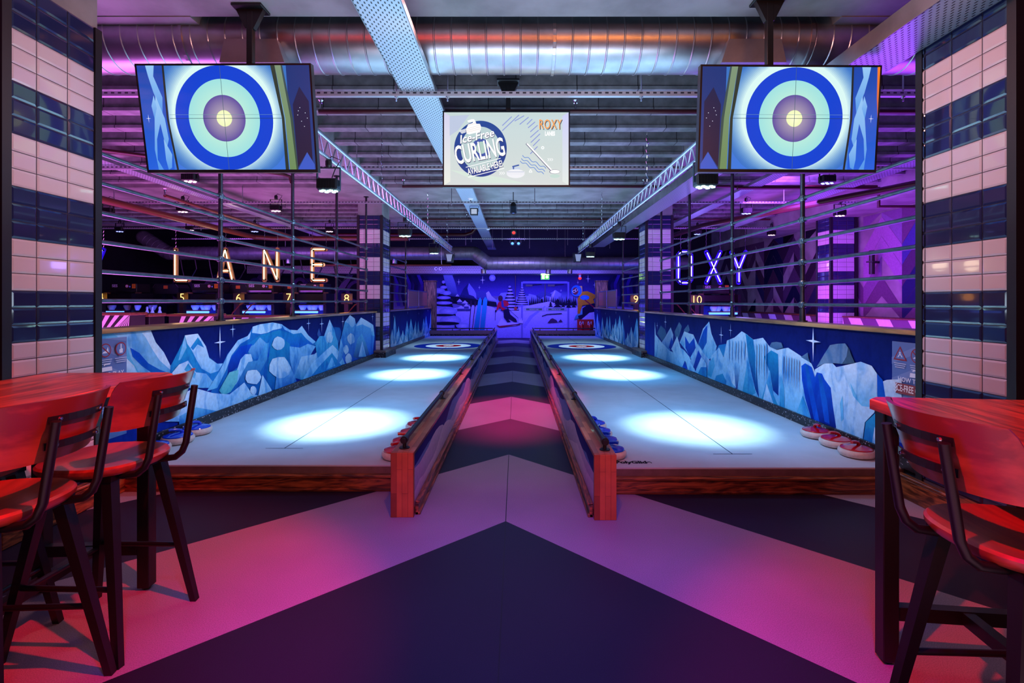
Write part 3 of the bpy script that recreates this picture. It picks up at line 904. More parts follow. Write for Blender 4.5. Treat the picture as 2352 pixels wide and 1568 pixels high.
def paint_right(F):
    tr = right_trace
    G1, G2 = (96, 120, 150), (64, 100, 140)
    paint_shapes(F, tr, [
        ([(200, 220), (228, 158), (262, 190), (278, 250), (240, 280)], G2, G2),
        ([(335, 205), (370, 133), (392, 165), (365, 255), (340, 250)], G1, G2),
        ([(405, 195), (440, 150), (452, 195), (430, 225)], G1, G2),
        ([(182, 130), (190, 230), (232, 285), (300, 355), (360, 380), (430, 480), (500, 540), (640, 640), (400, 600), (180, 440)], W1, C1),
        ([(235, 290), (262, 250), (305, 173), (325, 230), (320, 300), (300, 352)], W1, C2),
        ([(290, 330), (312, 250), (325, 290), (310, 350)], B1, B2),
        ([(310, 340), (355, 240), (382, 330), (410, 350), (450, 400), (500, 520), (420, 500), (360, 420)], W1, W2),
        ([(375, 290), (410, 203), (450, 220), (480, 228), (518, 312), (470, 430), (430, 360)], W1, C1),
        ([(415, 240), (450, 300), (485, 255), (500, 330), (455, 410), (420, 330)], B1, B2),
        ([(515, 315), (555, 185), (603, 128), (622, 225), (662, 320), (640, 400), (600, 420), (545, 360)], W1, C1),
        ([(520, 305), (560, 195), (590, 155), (585, 290), (552, 352)], B1, T2),
        ([(455, 440), (515, 312), (560, 372), (610, 430), (590, 560), (490, 490)], W1, C2),
        ([(480, 480), (520, 350), (545, 400), (500, 500)], B1, B2),
        ([(640, 380), (680, 310), (735, 300), (730, 380), (690, 420)], C2, T1),
        ([(585, 560), (622, 390), (680, 328), (716, 405), (742, 275), (800, 252), (856, 203), (892, 225), (946, 268), (1020, 253), (1072, 322), (1130, 345), (1215, 330), (1300, 385), (1395, 452), (1425, 520), (1560, 700), (1500, 930), (1280, 850), (1110, 780), (980, 720), (820, 650)], W1, C1),
        ([(886, 222), (945, 268), (965, 420), (990, 720), (960, 650), (930, 520), (905, 400), (895, 300)], T1, B2),
        ([(860, 680), (905, 400), (925, 520), (965, 680), (930, 700)], C1, T1),
        ([(808, 650), (790, 480), (812, 440), (845, 470), (835, 560), (822, 660)], W2, B2),
        ([(740, 470), (790, 440), (812, 640), (780, 600)], W2, W1),
        ([(590, 540), (605, 440), (640, 400), (650, 470), (620, 560)], C1, T1),
        ([(640, 600), (660, 545), (710, 530), (738, 590), (735, 650)], T1, C2),
        ([(1030, 400), (1085, 350), (1138, 380), (1142, 520), (1140, 700), (1100, 660), (1075, 520)], T1, B2),
        ([(1060, 560), (1075, 500), (1100, 690), (1140, 780), (1010, 730)], C1, T1),
        ([(1020, 740), (1050, 605), (1110, 780)], W1, W2),
        ([(1150, 790), (1160, 520), (1185, 640), (1190, 820)], C1, T1),
        ([(1280, 840), (1330, 700), (1400, 900)], T1, C1),
        ([(1425, 498), (1500, 448), (1560, 448), (1590, 480), (1640, 470), (1705, 455), (1780, 438), (1865, 470), (1905, 530), (1912, 700), (1885, 830), (1812, 905), (1795, 1035), (1600, 960), (1400, 900), (1440, 620)], W1, W2),
        ([(1320, 470), (1350, 450), (1400, 480), (1425, 560), (1440, 520), (1480, 530), (1500, 575), (1548, 640), (1562, 760), (1590, 950), (1500, 930), (1400, 890), (1350, 720), (1325, 580)], B1, B2),
        ([(1350, 460), (1370, 470), (1420, 700), (1460, 900), (1420, 890), (1370, 640)], T2, B1),
        ([(1450, 540), (1470, 540), (1520, 740), (1540, 920), (1500, 900), (1470, 700)], T2, B1),
        ([(1640, 520), (1745, 450), (1900, 535), (1908, 700), (1870, 790), (1790, 780), (1720, 690)], W1, C1),
        ([(1700, 600), (1790, 780), (1720, 700)], C1, C1),
        ([(1620, 760), (1640, 700), (1650, 880), (1630, 900)], C1, C1),
        ([(1800, 1060), (1820, 905), (1905, 825), (1945, 905), (1960, 1140)], T1, C2),
        ([(1865, 1100), (1890, 940), (1925, 1120)], W1, C1),
        ([(1908, 530), (1950, 575), (1985, 660), (1990, 900), (1912, 760)], B1, T2),
        ([(1955, 590), (1985, 578), (2035, 575), (2100, 575), (2100, 1000), (2005, 900)], W1, C1),
        ([(1440, 480), (1500, 380), (1545, 310), (1600, 300), (1662, 297), (1685, 330), (1672, 400), (1640, 455), (1560, 448), (1500, 450)], G1, (112, 140, 170)),
        ([(1638, 455), (1672, 400), (1690, 330), (1715, 400), (1737, 446), (1700, 455)], (60, 80, 104), (58, 84, 108)),
        ([(1075, 322), (1092, 290), (1130, 285), (1168, 292), (1182, 330), (1130, 345)], G1, G2),
        ([(1320, 402), (1345, 385), (1372, 367), (1378, 410), (1390, 442)], G1, G2),
        ([(400, 480), (420, 430), (440, 500)], B2, B1), ([(500, 520), (548, 400), (585, 450), (588, 560)], W1, C1),
        ([(515, 540), (545, 480), (590, 480), (590, 570)], C2, T1),
    ])
    streaks(F, tr, 750, 890, lambda x: 255, lambda x: 480, 6, W2, C2, 4)
    streaks(F, tr, 960, 1060, lambda x: 275, lambda x: 640, 5, W2, C1, 5)
    streaks(F, tr, 1170, 1310, lambda x: 360 + (x - 1170) * .3, lambda x: 640 + (x - 1170) * .6, 7, W2, C2, 6)
    for zx, zy, r in ((1420, 280, .19), (705, 232, .12), (778, 196, .09), (272, 132, .13), (208, 160, .08)):
        y, z = tr(zx, zy); F.star(y, z, r)


def paint_spikes(F, y0, y1, seed):
    r = random.Random(seed)
    for layer in range(3):
        n = 10 + layer * 3
        for i in range(n):
            u = y0 + (y1 - y0) * (i + r.random()) / n; wd = 0.28 + 0.25 * r.random()
            h = (1.02 - layer * 0.22) - 0.28 * r.random()
            base = 0.18
            ca = [C1, W2, W1][layer]; cb = [B1, T2, C2][layer]
            F.poly([(u - wd, base), (u - wd * .6, base + (h - base) * .55), (u - wd * .15, h - .08), (u, h), (u + wd * .2, h - .12), (u + wd * .65, base + (h - base) * .5), (u + wd, base)], ca, cb)
            F.poly([(u - wd * .3, base + .1), (u - wd * .1, h - .2), (u, h - .08), (u + wd * .05, base + .2)], W1, C1)
            if r.random() < .5:
                F.poly([(u + wd * .1, base + .1), (u + wd * .15, h - .3), (u + wd * .4, base + .3), (u + wd * .5, base)], T1, B2)
    for i in range(4):
        F.star(y0 + (y1 - y0) * (i + .5) / 4, 1.0 + .06 * (i % 2), .07)


partition(-2.97, 1, 3.34, 10.42, 'low wall of blue glacier painting along the left lane, nearest the left bar table', paint_left)
partition(2.74, -1, 3.32, 10.42, 'low wall of blue glacier painting along the right lane, nearest the right bar table', paint_right)
partition(-2.97, 1, 11.05, 17.2, 'low wall of ice spike painting beyond the slim tiled pillar on the left', lambda F: paint_spikes(F, 11.05, 17.2, 3))
partition(2.74, -1, 11.0, 17.2, 'low wall of ice spike painting beyond the slim tiled pillar on the right', lambda F: paint_spikes(F, 11.0, 17.2, 8))


# ---------------------------------------------------------------- curling lanes
def lane(x0, x1, yf, cxl, hx, hy, label, yt):
    t = thing('curling_lane', label, 'curling lane', ((x0 + x1) / 2, 10, 0), 'raised ice-free curling lanes')
    MB().box((x0, yf, 0), (x1, 16.9, 0.178)).build('platform', K['edge'], t, True)
    MB().box((x0, yf - .002, 0.170), (x1, 16.85, 0.1805)).build('glide_sheet', K['ice'], t, True)
    m = MB(); F = Flat(m, (0, 0, 0.1808), (1, 0, 0), (0, 1, 0), (0, 0, 1), 0.0002)
    F.line([(cxl, yt), (hx, 16.6)], 0.008, (30, 40, 60))
    F.line([(cxl - .15, yt), (cxl + .15, yt)], 0.008, (30, 40, 60))
    m2 = MB(); R = Flat(m2, (0, 0, 0.1808), (1, 0, 0), (0, 1, 0), (0, 0, 1), 0.0002)
    R.ell(hx, hy, .90, .90, (8, 34, 140), n=64); R.ell(hx, hy, .60, .60, (226, 230, 232), n=64)
    R.ell(hx, hy, .34, .34, (160, 10, 28), n=48); R.ell(hx, hy, .14, .14, (230, 232, 232), n=32)
    R.line([(hx, hy - 1.3), (hx, hy + 1.3)], 0.006, (30, 40, 60)); R.line([(hx - .9, hy), (hx + .9, hy)], 0.006, (30, 40, 60))
    m.build('centre_line', K['icepaint'], t, True)
    m2.build('target_rings', K['icepaint'], t, True)
    b = MB(); b.cbox((x0, yf - .030, 0.0), (x1, yf - .002, 0.098), .004); b.cbox((x0, yf - .042, 0.098), (x1, yf - .002, 0.122), .006)
    b.cbox((x0, yf - .036, 0.012), (x1, yf - .002, 0.022), .003)
    b.build('timber_front', K['board'], t, True)
    MB().cbox((x0, 16.86, 0.181), (x1, 17.02, 0.27), .004).build('end_skirting', K['terrazzo'], t, True)
    MB().cbox((x0, 16.80, 0.25), (x1, 17.0, 0.37), .006).build('end_kerb', K['edge'], t, True)
    r = MB(); r.tube([(x0, 16.88, .44), (x1, 16.88, .44)], .017)
    r.build('end_rail', K['black'], t, True)
    for i in range(4):
        x = x0 + .2 + (x1 - x0 - .4) * i / 3
        MB().tube([(x, 16.88, .37), (x, 16.88, .44)], .011).lathe([(.03, 0), (.03, .01)], (x, 16.88, .37)).build('rail_bracket', K['black'], t, True)
    return t


LL = lane(-2.97, -0.79, 3.53, -1.85, -1.80, 13.12, 'raised white curling lane left of the aisle with bullseye rings far down it', 3.93)
LR = lane(0.624, 2.74, 3.475, 1.665, 1.725, 12.95, 'raised white curling lane right of the aisle with bullseye rings far down it', 3.78)
m = MB(); F = Flat(m, (0, 0, 0.1812), (1, 0, 0), (0, 1, 0), (0, 0, 1), 0.0002)
F.text('PolyGlide', 0.855, 3.585, 0.075, (20, 22, 30), sx=0.9, bold=0.004)
m.build('maker_print', K['icepaint'], LR, True)


# ---------------------------------------------------------------- aisle dividers
def divider(x0, x1, yf, inner, label, seed):
    """inner=+1: aisle side is at x1"""
    t = thing('lane_divider', label, 'divider', ((x0 + x1) / 2, 10, 0), 'low dividers along the aisle')
    y1 = 16.86
    MB().cbox((x0, yf, 0), (x1, yf + .03, .405), .002).build('end_block', K['stave'], t, True)
    inn = .036
    MB().box((x0 + (inn if inner > 0 else .006), yf + .03, 0), (x1 - (.006 if inner > 0 else inn), y1, .385)).build('core', K['darkwall'], t, True)
    MB().cbox((x0, yf + .03, .383), (x1, y1, .406), .003).build('top_board', K['stavetop'], t, True)
    r = random.Random(seed)
    xi = x1 if inner > 0 else x0
    for nm, xx, sd in (('aisle_painting', xi, inner), ('lane_painting', x0 + .031 if inner > 0 else x1 - .031, -inner)):
        mb = MB(); F = Flat(mb, (xx - sd * .004, 0, 0), (0, 1, 0), (0, 0, 1), (sd, 0, 0), 0.0004, clip=(yf + .03, .05, y1, .383))
        for i in range(14):
            F.k = 0; a = yf + .03 + (y1 - yf) * i / 14; F.poly([(a, .05), (a + 1, .05), (a + 1, .383), (a, .383)], (20, 34, 110), (40, 70, 160))
        for lay, (h, ca, cb) in enumerate(((.30, (96, 128, 190), (120, 140, 200)), (.25, (186, 180, 214), (150, 140, 186)), (.16, (206, 196, 222), (170, 160, 200)))):
            y = yf + .03; pts = []
            ph = r.random() * 6
            while y < y1:
                pts.append((y, h + .05 * math.sin(y * 2.3 + ph) + .035 * math.sin(y * 5.1 + ph) + .02 * r.random())); y += .17
            F.k = lay + 1
            for (a, b), (c_, d) in zip(pts, pts[1:]):
                F.poly([(a, .05), (c_, .05), (c_, d), (a, b)], ca, cb); F.k = lay + 1
        mb.build(nm, K['mural'], t, True)
    a, b = (xi, xi + .022) if inner > 0 else (xi - .022, xi)
    s = MB(); s.cbox((a, yf + .04, 0), (b, y1, .075), .003)
    a2, b2 = (xi, xi + .034) if inner > 0 else (xi - .034, xi)
    s.cbox((a2, yf + .04, .075), (b2, y1, .090), .005); s.cbox((a2, yf + .04, 0), (b2, y1, .02), .004)
    s.build('moulded_skirting', K['boardy'], t, True)
    xr = x0 + .065 if inner > 0 else x1 - .055
    pr = MB(); pr.tube([(xr, yf + .06, .462), (xr, y1 - .1, .462)], .018, 12)
    pr.build('handrail', K['black'], t, True, smooth=True)
    y = yf + .10
    while y < y1:
        bk = MB(); bk.lathe([(.034, 0), (.034, .006), (.012, .008), (.011, .05)], (xr, y, .406), seg=14)
        bk.lathe([(.024, -.022), (.025, -.02), (.025, .02), (.024, .022)], (xr, y, .462), 'y', 14)
        bk.build('rail_bracket', K['black'], t, True); y += 1.62
    return t


divider(-.785, -.640, 3.08, 1, 'low wooden divider with pipe handrail on the left edge of the aisle', 4)
divider(.484, .622, 3.04, -1, 'low wooden divider with pipe handrail on the right edge of the aisle', 9)
# ================================================================ end wall painting
YE = 18.495


def e(zx, zy):
    p = P(990 + zx / 5.737, 610 + zy / 5.737, YE); return (p[0], p[2])


em = MB(); F = Flat(em, (0, YE, 0), (1, 0, 0), (0, 0, 1), (0, -1, 0), 0.0006, clip=(-4.6, 0.0, 4.6, 2.45))


def EP(c1, c2, *pts): F.poly([e(*p) for p in pts], c1, c2)


NAVY, VIO, SNOW, SNOW2, PINE, MTN, MT2 = (12, 14, 52), (90, 70, 170), (176, 172, 226), (128, 122, 206), (14, 16, 44), (60, 66, 140), (120, 130, 200)
F.poly([(-4.6, 0), (4.6, 0), (4.6, 2.45), (-4.6, 2.45)], (16, 18, 70), (150, 140, 214))
EP(NAVY, (70, 60, 160), (-300, 100), (2700, 100), (2700, 400), (-300, 400))
EP(MT2, MTN, (160, 120), (280, 120), (320, 230), (350, 360), (420, 420), (250, 420), (180, 200))
EP((30, 32, 90), (40, 44, 110), (380, 400), (430, 300), (500, 225), (560, 320), (640, 420), (640, 470), (380, 470))
EP(MT2, SNOW2, (500, 228), (570, 320), (600, 380), (640, 410), (620, 470), (560, 400), (500, 380), (480, 300))
EP(MTN, MTN, (590, 350), (660, 325), (740, 350), (740, 440), (600, 440))
EP(SNOW, MT2, (725, 360), (760, 335), (800, 400), (860, 450), (880, 520), (760, 480), (735, 420))
EP(MT2, SNOW2, (850, 470), (920, 360), (1000, 350), (1100, 420), (1300, 370), (1480, 420), (1640, 320), (1700, 360), (1850, 400), (2000, 460), (2190, 430), (2190, 620), (850, 600))
EP(MTN, MTN, (1140, 380), (1180, 320), (1290, 380), (1280, 400), (1200, 380)); EP(MTN, MTN, (1380, 400), (1460, 335), (1590, 370), (1580, 410), (1500, 390), (1440, 440))
EP(MTN, MT2, (1700, 420), (1730, 340), (1850, 330), (1900, 470), (1760, 480))
EP(SNOW, SNOW, (1560, 450), (1630, 320), (1640, 340), (1590, 480))
# forest band
for i in range(34):
    x = 240 + i * 18
    EP(PINE, PINE, (x, 500), (x + 8, 345 + i * 3.5), (x + 22, 500))
EP(PINE, PINE, (250, 400), (860, 480), (870, 540), (600, 520), (300, 470))
for i in range(26):
    x = 1290 + i * 24; hh = 90 + (i * 37 % 50)
    EP(PINE, PINE, (x, 520), (x + 12, 520 - hh), (x + 28, 520))
# snow ground
EP(SNOW, SNOW2, (-300, 620), (300, 560), (560, 520), (700, 520), (800, 540), (950, 620), (1200, 540), (1560, 470), (1750, 540), (1900, 560), (2190, 520), (2700, 560), (2700, 1000), (-300, 1000))
EP(SNOW, SNOW2, (1200, 600), (1400, 500), (1570, 470), (1700, 530), (2200, 560), (2200, 900), (1200, 950))
EP(MT2, SNOW2, (1210, 790), (1300, 660), (1500, 530), (1510, 540), (1340, 680), (1230, 830))
for cx, top, wd, bot in ((1575, 470, 36, 545), (1665, 430, 60, 550), (1740, 470, 32, 545), (1810, 430, 40, 555), (1880, 450, 34, 550), (1460, 430, 18, 480)):
    for k in range(3):
        y0 = top + (bot - top) * k / 3.4
        EP(PINE, PINE, (cx, y0), (cx + wd * (.5 + .25 * k), top + (bot - top) * (k + 1.4) / 3.4), (cx - wd * (.5 + .25 * k), top + (bot - top) * (k + 1.4) / 3.4))


def snowtree(cx, top, wd, bot, n, seed):
    r = random.Random(seed)
    EP(PINE, PINE, (cx, top), (cx + wd, bot), (cx - wd, bot))
    for i in range(n):
        t = (i + .6) / n; y = top + (bot - top) * t; hw = wd * t * 1.02 + 8; hh = (bot - top) / n * .33
        a, b = e(cx + r.uniform(-4, 4), y)
        F.ell(a, b, hw * .0163 / 5.737, hh * .0163 / 5.737, SNOW, SNOW2, n=14)
    return


snowtree(1040, 252, 120, 590, 8, 1)
snowtree(1198, 275, 84, 510, 8, 2)
snowtree(170, 175, 230, 860, 10, 3)
for k, (cx, cy, rx, ry) in enumerate([(90, 590, 150, 60), (230, 600, 120, 46), (90, 700, 120, 60), (260, 720, 140, 70), (160, 800, 160, 40), (420, 790, 90, 40), (110, 330, 80, 36), (210, 360, 60, 30)]):
    a, b = e(cx, cy); F.ell(a, b, rx * .0163 / 5.737, ry * .0163 / 5.737, SNOW, MT2, n=16)
for k, (cx, cy, rx, ry) in enumerate([(200, 760, 180, 24), (160, 650, 150, 16), (1790 - 190, 1500, 1, 1)]):
    a, b = e(cx, cy)
    if cy < 1000: F.ell(a, b, rx * .0163 / 5.737, ry * .0163 / 5.737, PINE, PINE, n=14)
# church and huts
EP(PINE, PINE, (330, 400), (370, 400), (370, 495), (330, 495)); EP(SNOW, SNOW, (325, 405), (350, 372), (378, 405))
for cx, cy, w_ in ((380, 470, 60), (450, 490, 70), (400, 560, 100), (490, 560, 70), (470, 530, 60)):
    EP((60, 58, 120), (60, 58, 120), (cx - w_ * .5, cy), (cx + w_ * .5, cy), (cx + w_ * .5, cy + 34), (cx - w_ * .5, cy + 34)); EP(SNOW, SNOW, (cx - w_ * .65, cy + 6), (cx, cy - 34), (cx + w_ * .65, cy + 6))
# planted skis and poles
TEAL, TEAL2 = (40, 160, 196), (20, 110, 150)
EP(TEAL, TEAL2, (566, 840), (624, 460), (650, 415), (672, 460), (632, 845))
EP(TEAL, TEAL2, (646, 845), (688, 455), (716, 408), (746, 450), (706, 845))
F.line([e(505, 845), e(530, 520)], .022, (24, 16, 40)); F.line([e(545, 845), e(585, 520)], .022, (70, 24, 50))
a, b = e(530, 500); F.ell(a, b, .04, .13, (40, 24, 56)); a, b = e(585, 505); F.ell(a, b, .04, .10, (40, 24, 56))
# skier with red jacket
RED, DK = (190, 24, 50), (22, 16, 56)
EP(DK, DK, (955, 580), (1020, 560), (1045, 640), (1120, 700), (1135, 740), (1090, 735), (1010, 690), (1050, 740), (1010, 745), (960, 680))
EP(RED, RED, (890, 480), (960, 455), (1010, 470), (1030, 510), (990, 560), (945, 590), (905, 545), (880, 585), (860, 590), (875, 520))
EP((44, 50, 130), (44, 50, 130), (925, 450), (950, 455), (965, 540), (1005, 530), (990, 565), (930, 540))
a, b = e(916, 430); F.ell(a, b, .085, .11, (66, 34, 46)); EP((56, 40, 60), (56, 40, 60), (895, 425), (900, 398), (925, 395), (940, 415), (935, 430))
EP((30, 30, 60), (30, 30, 60), (850, 575), (870, 590), (862, 615), (842, 605))
F.line([e(848, 600), e(846, 720)], .014, DK); F.line([e(1010, 560), e(1150, 690)], .014, DK)
EP(SNOW, SNOW, (880, 770), (930, 690), (960, 720), (1000, 750), (1080, 745), (1180, 770), (1100, 790), (900, 800))
EP(DK, (150, 20, 60), (865, 780), (900, 792), (1180, 762), (1175, 775), (920, 808), (880, 800))
EP(SNOW, SNOW, (1150, 750), (1165, 690), (1180, 720), (1195, 680), (1200, 730), (1215, 700), (1210, 760))
# rocks
EP((74, 44, 84), (50, 30, 70), (1530, 755), (1575, 700), (1600, 690), (1650, 715), (1668, 745), (1600, 745)); EP((74, 44, 84), (50, 30, 70), (1672, 740), (1705, 705), (1732, 738))
F.line([e(1460, 665), e(1530, 640), e(1650, 632), e(1720, 628)], .03, PINE)
# snowboarder: yellow jacket, blue hood and glove, dark trousers
YEL, YE2, SKB = (222, 160, 40), (190, 120, 30), (70, 160, 240)
EP((100, 190, 210), (40, 110, 150), (1880, 715), (1900, 660), (1960, 600), (2060, 540), (2040, 620), (1960, 680))
EP(DK, DK, (1990, 560), (2100, 490), (2160, 500), (2170, 580), (2120, 640), (2020, 690), (1950, 710), (1930, 660), (1990, 640))
EP(YEL, YE2, (1975, 345), (2050, 335), (2110, 360), (2160, 385), (2168, 420), (2130, 440), (2150, 490), (2080, 510), (1990, 520), (1975, 560), (1960, 630), (1925, 635), (1930, 520), (1925, 440), (1950, 400))
EP((240, 200, 110), YEL, (1930, 270), (1985, 268), (1990, 330), (1975, 400), (1940, 400))
a, b = e(1912, 332); F.ell(a, b, .20, .21, SKB, (40, 120, 210)); a, b = e(1898, 335); F.ell(a, b, .11, .14, (150, 70, 80), (110, 44, 60))
a, b = e(1880, 340); F.ell(a, b, .055, .05, (240, 240, 250)); a, b = e(1910, 320); F.ell(a, b, .055, .05, (240, 240, 250)); a, b = e(1881, 340); F.ell(a, b, .035, .032, (20, 16, 40)); a, b = e(1911, 320); F.ell(a, b, .035, .032, (20, 16, 40))
a, b = e(2020, 420); F.ell(a, b, .17, .09, SKB, (40, 120, 210))
F.line([e(2020, 450), e(2150, 555)], .04, (140, 20, 60))
EP(SNOW, SNOW, (1960, 720), (2080, 620), (2190, 600), (2190, 760))
# moon and stars
a, b = e(810, 163); F.ell(a, b, .12, .12, (180, 180, 190), (120, 120, 200))
for zx, zy, r_ in ((370, 215, .12), (682, 190, .16), (640, 288, .08), (2062, 175, .16), (2150, 255, .12), (1930, 222, .08), (1710, 328, .06)):
    a, b = e(zx, zy); F.star(a, b, r_)
# swirls beside the painting
for k in range(6):
    for s_, x0 in ((-1, -3.1), (1, 3.3)):
        x = x0 + s_ * (.12 + k * .23)
        F.line([(x, 1.2), (x + s_ * .1, 1.6), (x + s_ * .05, 2.0), (x + s_ * .22, 2.4)], .11, (60, 40, 150) if k % 2 else (24, 22, 70))
tag(em.build('winter_mural', K['mural']), 'night winter scene painting with skier, snowboarder and snowy trees on the end wall', 'mural')

# double door painted over
D = YE - .02
dX0, dX1 = .262, 1.93
dr = MB()
dr.box((dX0 - .07, D - .03, 0), (dX0, D + .02, 2.10)); dr.box((dX1, D - .03, 0), (dX1 + .07, D + .02, 2.10)); dr.box((dX0, D - .03, 2.04), (dX1, D + .02, 2.12))
fr = struct(dr.build('door_1', mat('door_paint', (92, 88, 176), 0.5)), 'painted double door frame in the end wall')
mid = (dX0 + dX1) / 2
for a, b in ((dX0, mid), (mid, dX1)):
    m = MB(); m.box((a + .02, D - .035, 1.0), (b - .02, D - .006, 1.14)); m.build('push_bar', mat('bar_metal', (130, 130, 190), 0.3, 0.5), fr)
    m = MB(); G = Flat(m, (0, D - .036, 0), (1, 0, 0), (0, 0, 1), (0, -1, 0), .0008)
    G.poly([(a + .12, 1.035), (b - .12, 1.035), (b - .12, 1.105), (a + .12, 1.105)], (20, 90, 60)); G.text('Push bar to open', (a + b) / 2, 1.07, .05, (220, 240, 230))
    m.build('push_label', K['print'], fr)
    m = MB(); m.box((a + .10, D - .05, 1.93), (a + .36, D - .008, 2.0)); m.tube([(a + .34, D - .04, 1.98), (a + .7, D - .03, 2.0)], .012); m.build('door_closer', K['plastic'], fr)
m = MB(); m.box((mid - .012, D - .012, 0), (mid + .012, D, 2.04)); m.build('meeting_edge', K['plastic'], fr)

# exit sign
p = P(1252, 636, 18.46)
t = thing('exit_sign', 'glowing green exit sign hanging above the painted double door', 'exit sign', p)
MB().box((-.16, -.03, -.10), (.16, .03, .10)).build('housing', K['white'], t)
m = MB(); m.box((-.155, -.034, -.095), (.155, -.031, .095)); m.build('green_face', K['exit'], t)
m = MB(); m.box((-.12, -.037, -.07), (-.02, -.035, .07)); m.lathe([(.055, -.037), (.055, -.035)], (.07, 0, 0), 'y', 20); m.build('white_pictogram', K['exitw'], t)
MB().box((-.1, -.02, .10), (.1, .02, .15)).build('mount', K['white'], t)
area('exit_sign_glow', (p[0], p[1] - .06, p[2]), (p[0], p[1] - 1, p[2] - .3), (.5, 1, .2), 3, .3, .18)

# fire point box
t = thing('fire_point', 'red fire point box with white stickers standing by the painted snowboarder', 'fire point', (2.57, 18.1, 0))
MB().cbox((-.30, -.15, 0), (.30, .15, .30), .01).cbox((-.30, .06, .30), (.30, .15, .70), .01).build('box', K['redbox'], t)
for x in (-.15, .15):
    m = MB(); G = Flat(m, (x, .055, .56), (1, 0, 0), (0, 0, 1), (0, -1, 0), .001); G.poly([(-.07, -.06), (.07, -.06), (.07, .06), (-.07, .06)], (225, 225, 235)); G.poly([(-.05, -.04), (-.01, -.04), (-.01, .04), (-.05, .04)], (40, 40, 70)); G.poly([(.015, -.04), (.05, -.04), (.05, .04), (.015, .04)], (60, 180, 200)); m.build('sticker', K['print'], t)
    MB().lathe([(.055, 0), (.06, .02), (.06, .2), (.03, .26), (.02, .30), (.035, .31), (.0, .34)], (x, -.0, .30)).build('extinguisher_bottle', K['stone_red'], t, smooth=True)

# call point on a conduit
t = thing('call_point', 'thin red conduit dropping to a small call point on the end wall', 'call point', P(1184, 706, 18.44))
MB().tube([(0, 0, 0), (0, 0, 1.25)], .012).build('conduit', K['redpipe'], t); MB().cbox((-.05, -.04, -.10), (.05, .03, .02), .006).build('call_box', K['redbox'], t)
t = thing('beacon', 'small white and red fire beacon high on the end wall beside the snowboarder', 'beacon', P(1332, 636, 18.42))
MB().lathe([(.05, 0), (.05, .14), (.02, .16)], (0, 0, -.02)).build('body', K['white'], t); MB().lathe([(.0, -.1), (.05, -.08), (.06, -.02)], (0, 0, 0)).build('red_lens', K['led_red'], t)

# rough timber posts closing the lanes
for x, yy, s_ in ((-3.02, 17.35, 'left'), (3.02, 17.35, 'right')):
    t = thing('timber_post', 'rough sawn square timber post at the far end of the %s curling lane' % s_, 'post', (x, yy, 0))
    MB().cbox((-.20, -.14, 0), (.20, .20, 2.06), .02).build('shaft', K['rough_post'], t); MB().cbox((-.22, -.16, 2.06), (.22, .22, 2.10), .01).build('cap', K['rough_post'], t)
# copper mesh screens above the far low walls
for side, x in (('left', -3.05), ('right', 2.85)):
    for k, (a, b) in enumerate(((13.95, 15.3), (15.45, 16.9))):
        t = thing('mesh_screen', 'copper mesh screen on the far %s low wall, %s' % (side, ('next to the scaffold post', 'next to the timber post')[k]), 'screen', (x, (a + b) / 2, 1.155))
        h = (b - a) / 2
        MB().box((-.006, -h + .02, .06), (.006, h - .02, .52)).build('mesh_panel', K['mesh_copper'], t)
        m = MB(); m.bar((0, -h, 0), (0, -h, .55), .03, .03); m.bar((0, h, 0), (0, h, .55), .03, .03); m.bar((0, -h, .53), (0, h, .53), .03, .03); m.bar((0, -h, .05), (0, h, .05), .03, .03)
        m.build('frame', K['tube'], t)

# ================================================================ scaffold rail fences
def fence(x, posts, y0, zs, label, ptop=CEIL - .01, pr=.021):
    t = thing('rail_fence', label, 'railing', (x, (y0 + posts[-1]) / 2, 1.155), 'scaffold tube fences')
    for y in posts:
        m = MB(); m.tube([(x, y, 1.155), (x, y, ptop)], pr, 12); m.lathe([(.045, 0), (.045, .012), (.028, .014), (.028, .12)], (x, y, 1.155), seg=12)
        m.build('post', K['post'], t, True, smooth=True)
        MB().lathe([(.05, 0), (.05, .012)], (x, y, ptop - .012), seg=12).build('ceiling_flange', K['black'], t, True)
    for z in zs:
        MB().tube([(x, y0, z), (x, posts[-1], z)], .0165, 10).build('rail', K['tube'], t, True, smooth=True)
    for y in posts:
        for z in zs:
            m = MB(); m.lathe([(.028, -.028), (.030, -.02), (.030, .02), (.028, .028)], (x, y, z), 'z', 12); m.lathe([(.025, -.045), (.027, -.04), (.027, .04), (.025, .045)], (x, y, z), 'y', 12)
            m.build('clamp', K['tube'], t, True)
    return t


ZL = [1.357, 1.573, 1.79, 2.005, 2.222, 2.44]
ZR = [1.322, 1.53, 1.738, 1.946, 2.156, 2.366]
fence(-3.05, [5.08, 6.72, 8.37, 10.02], 3.40, ZL, 'scaffold rail fence on the left low wall, in front of the warm white letters')
fence(2.82, [4.84, 6.41, 7.99, 9.54], 3.40, ZR, 'scaffold rail fence on the right low wall, in front of the blue letters')
fence(-3.05, [13.6], 11.1, ZL, 'short scaffold rail fence beyond the slim pillar on the left', 4.4)
fence(2.82, [12.95], 11.05, ZR, 'short scaffold rail fence beyond the slim pillar on the right', 3.86)

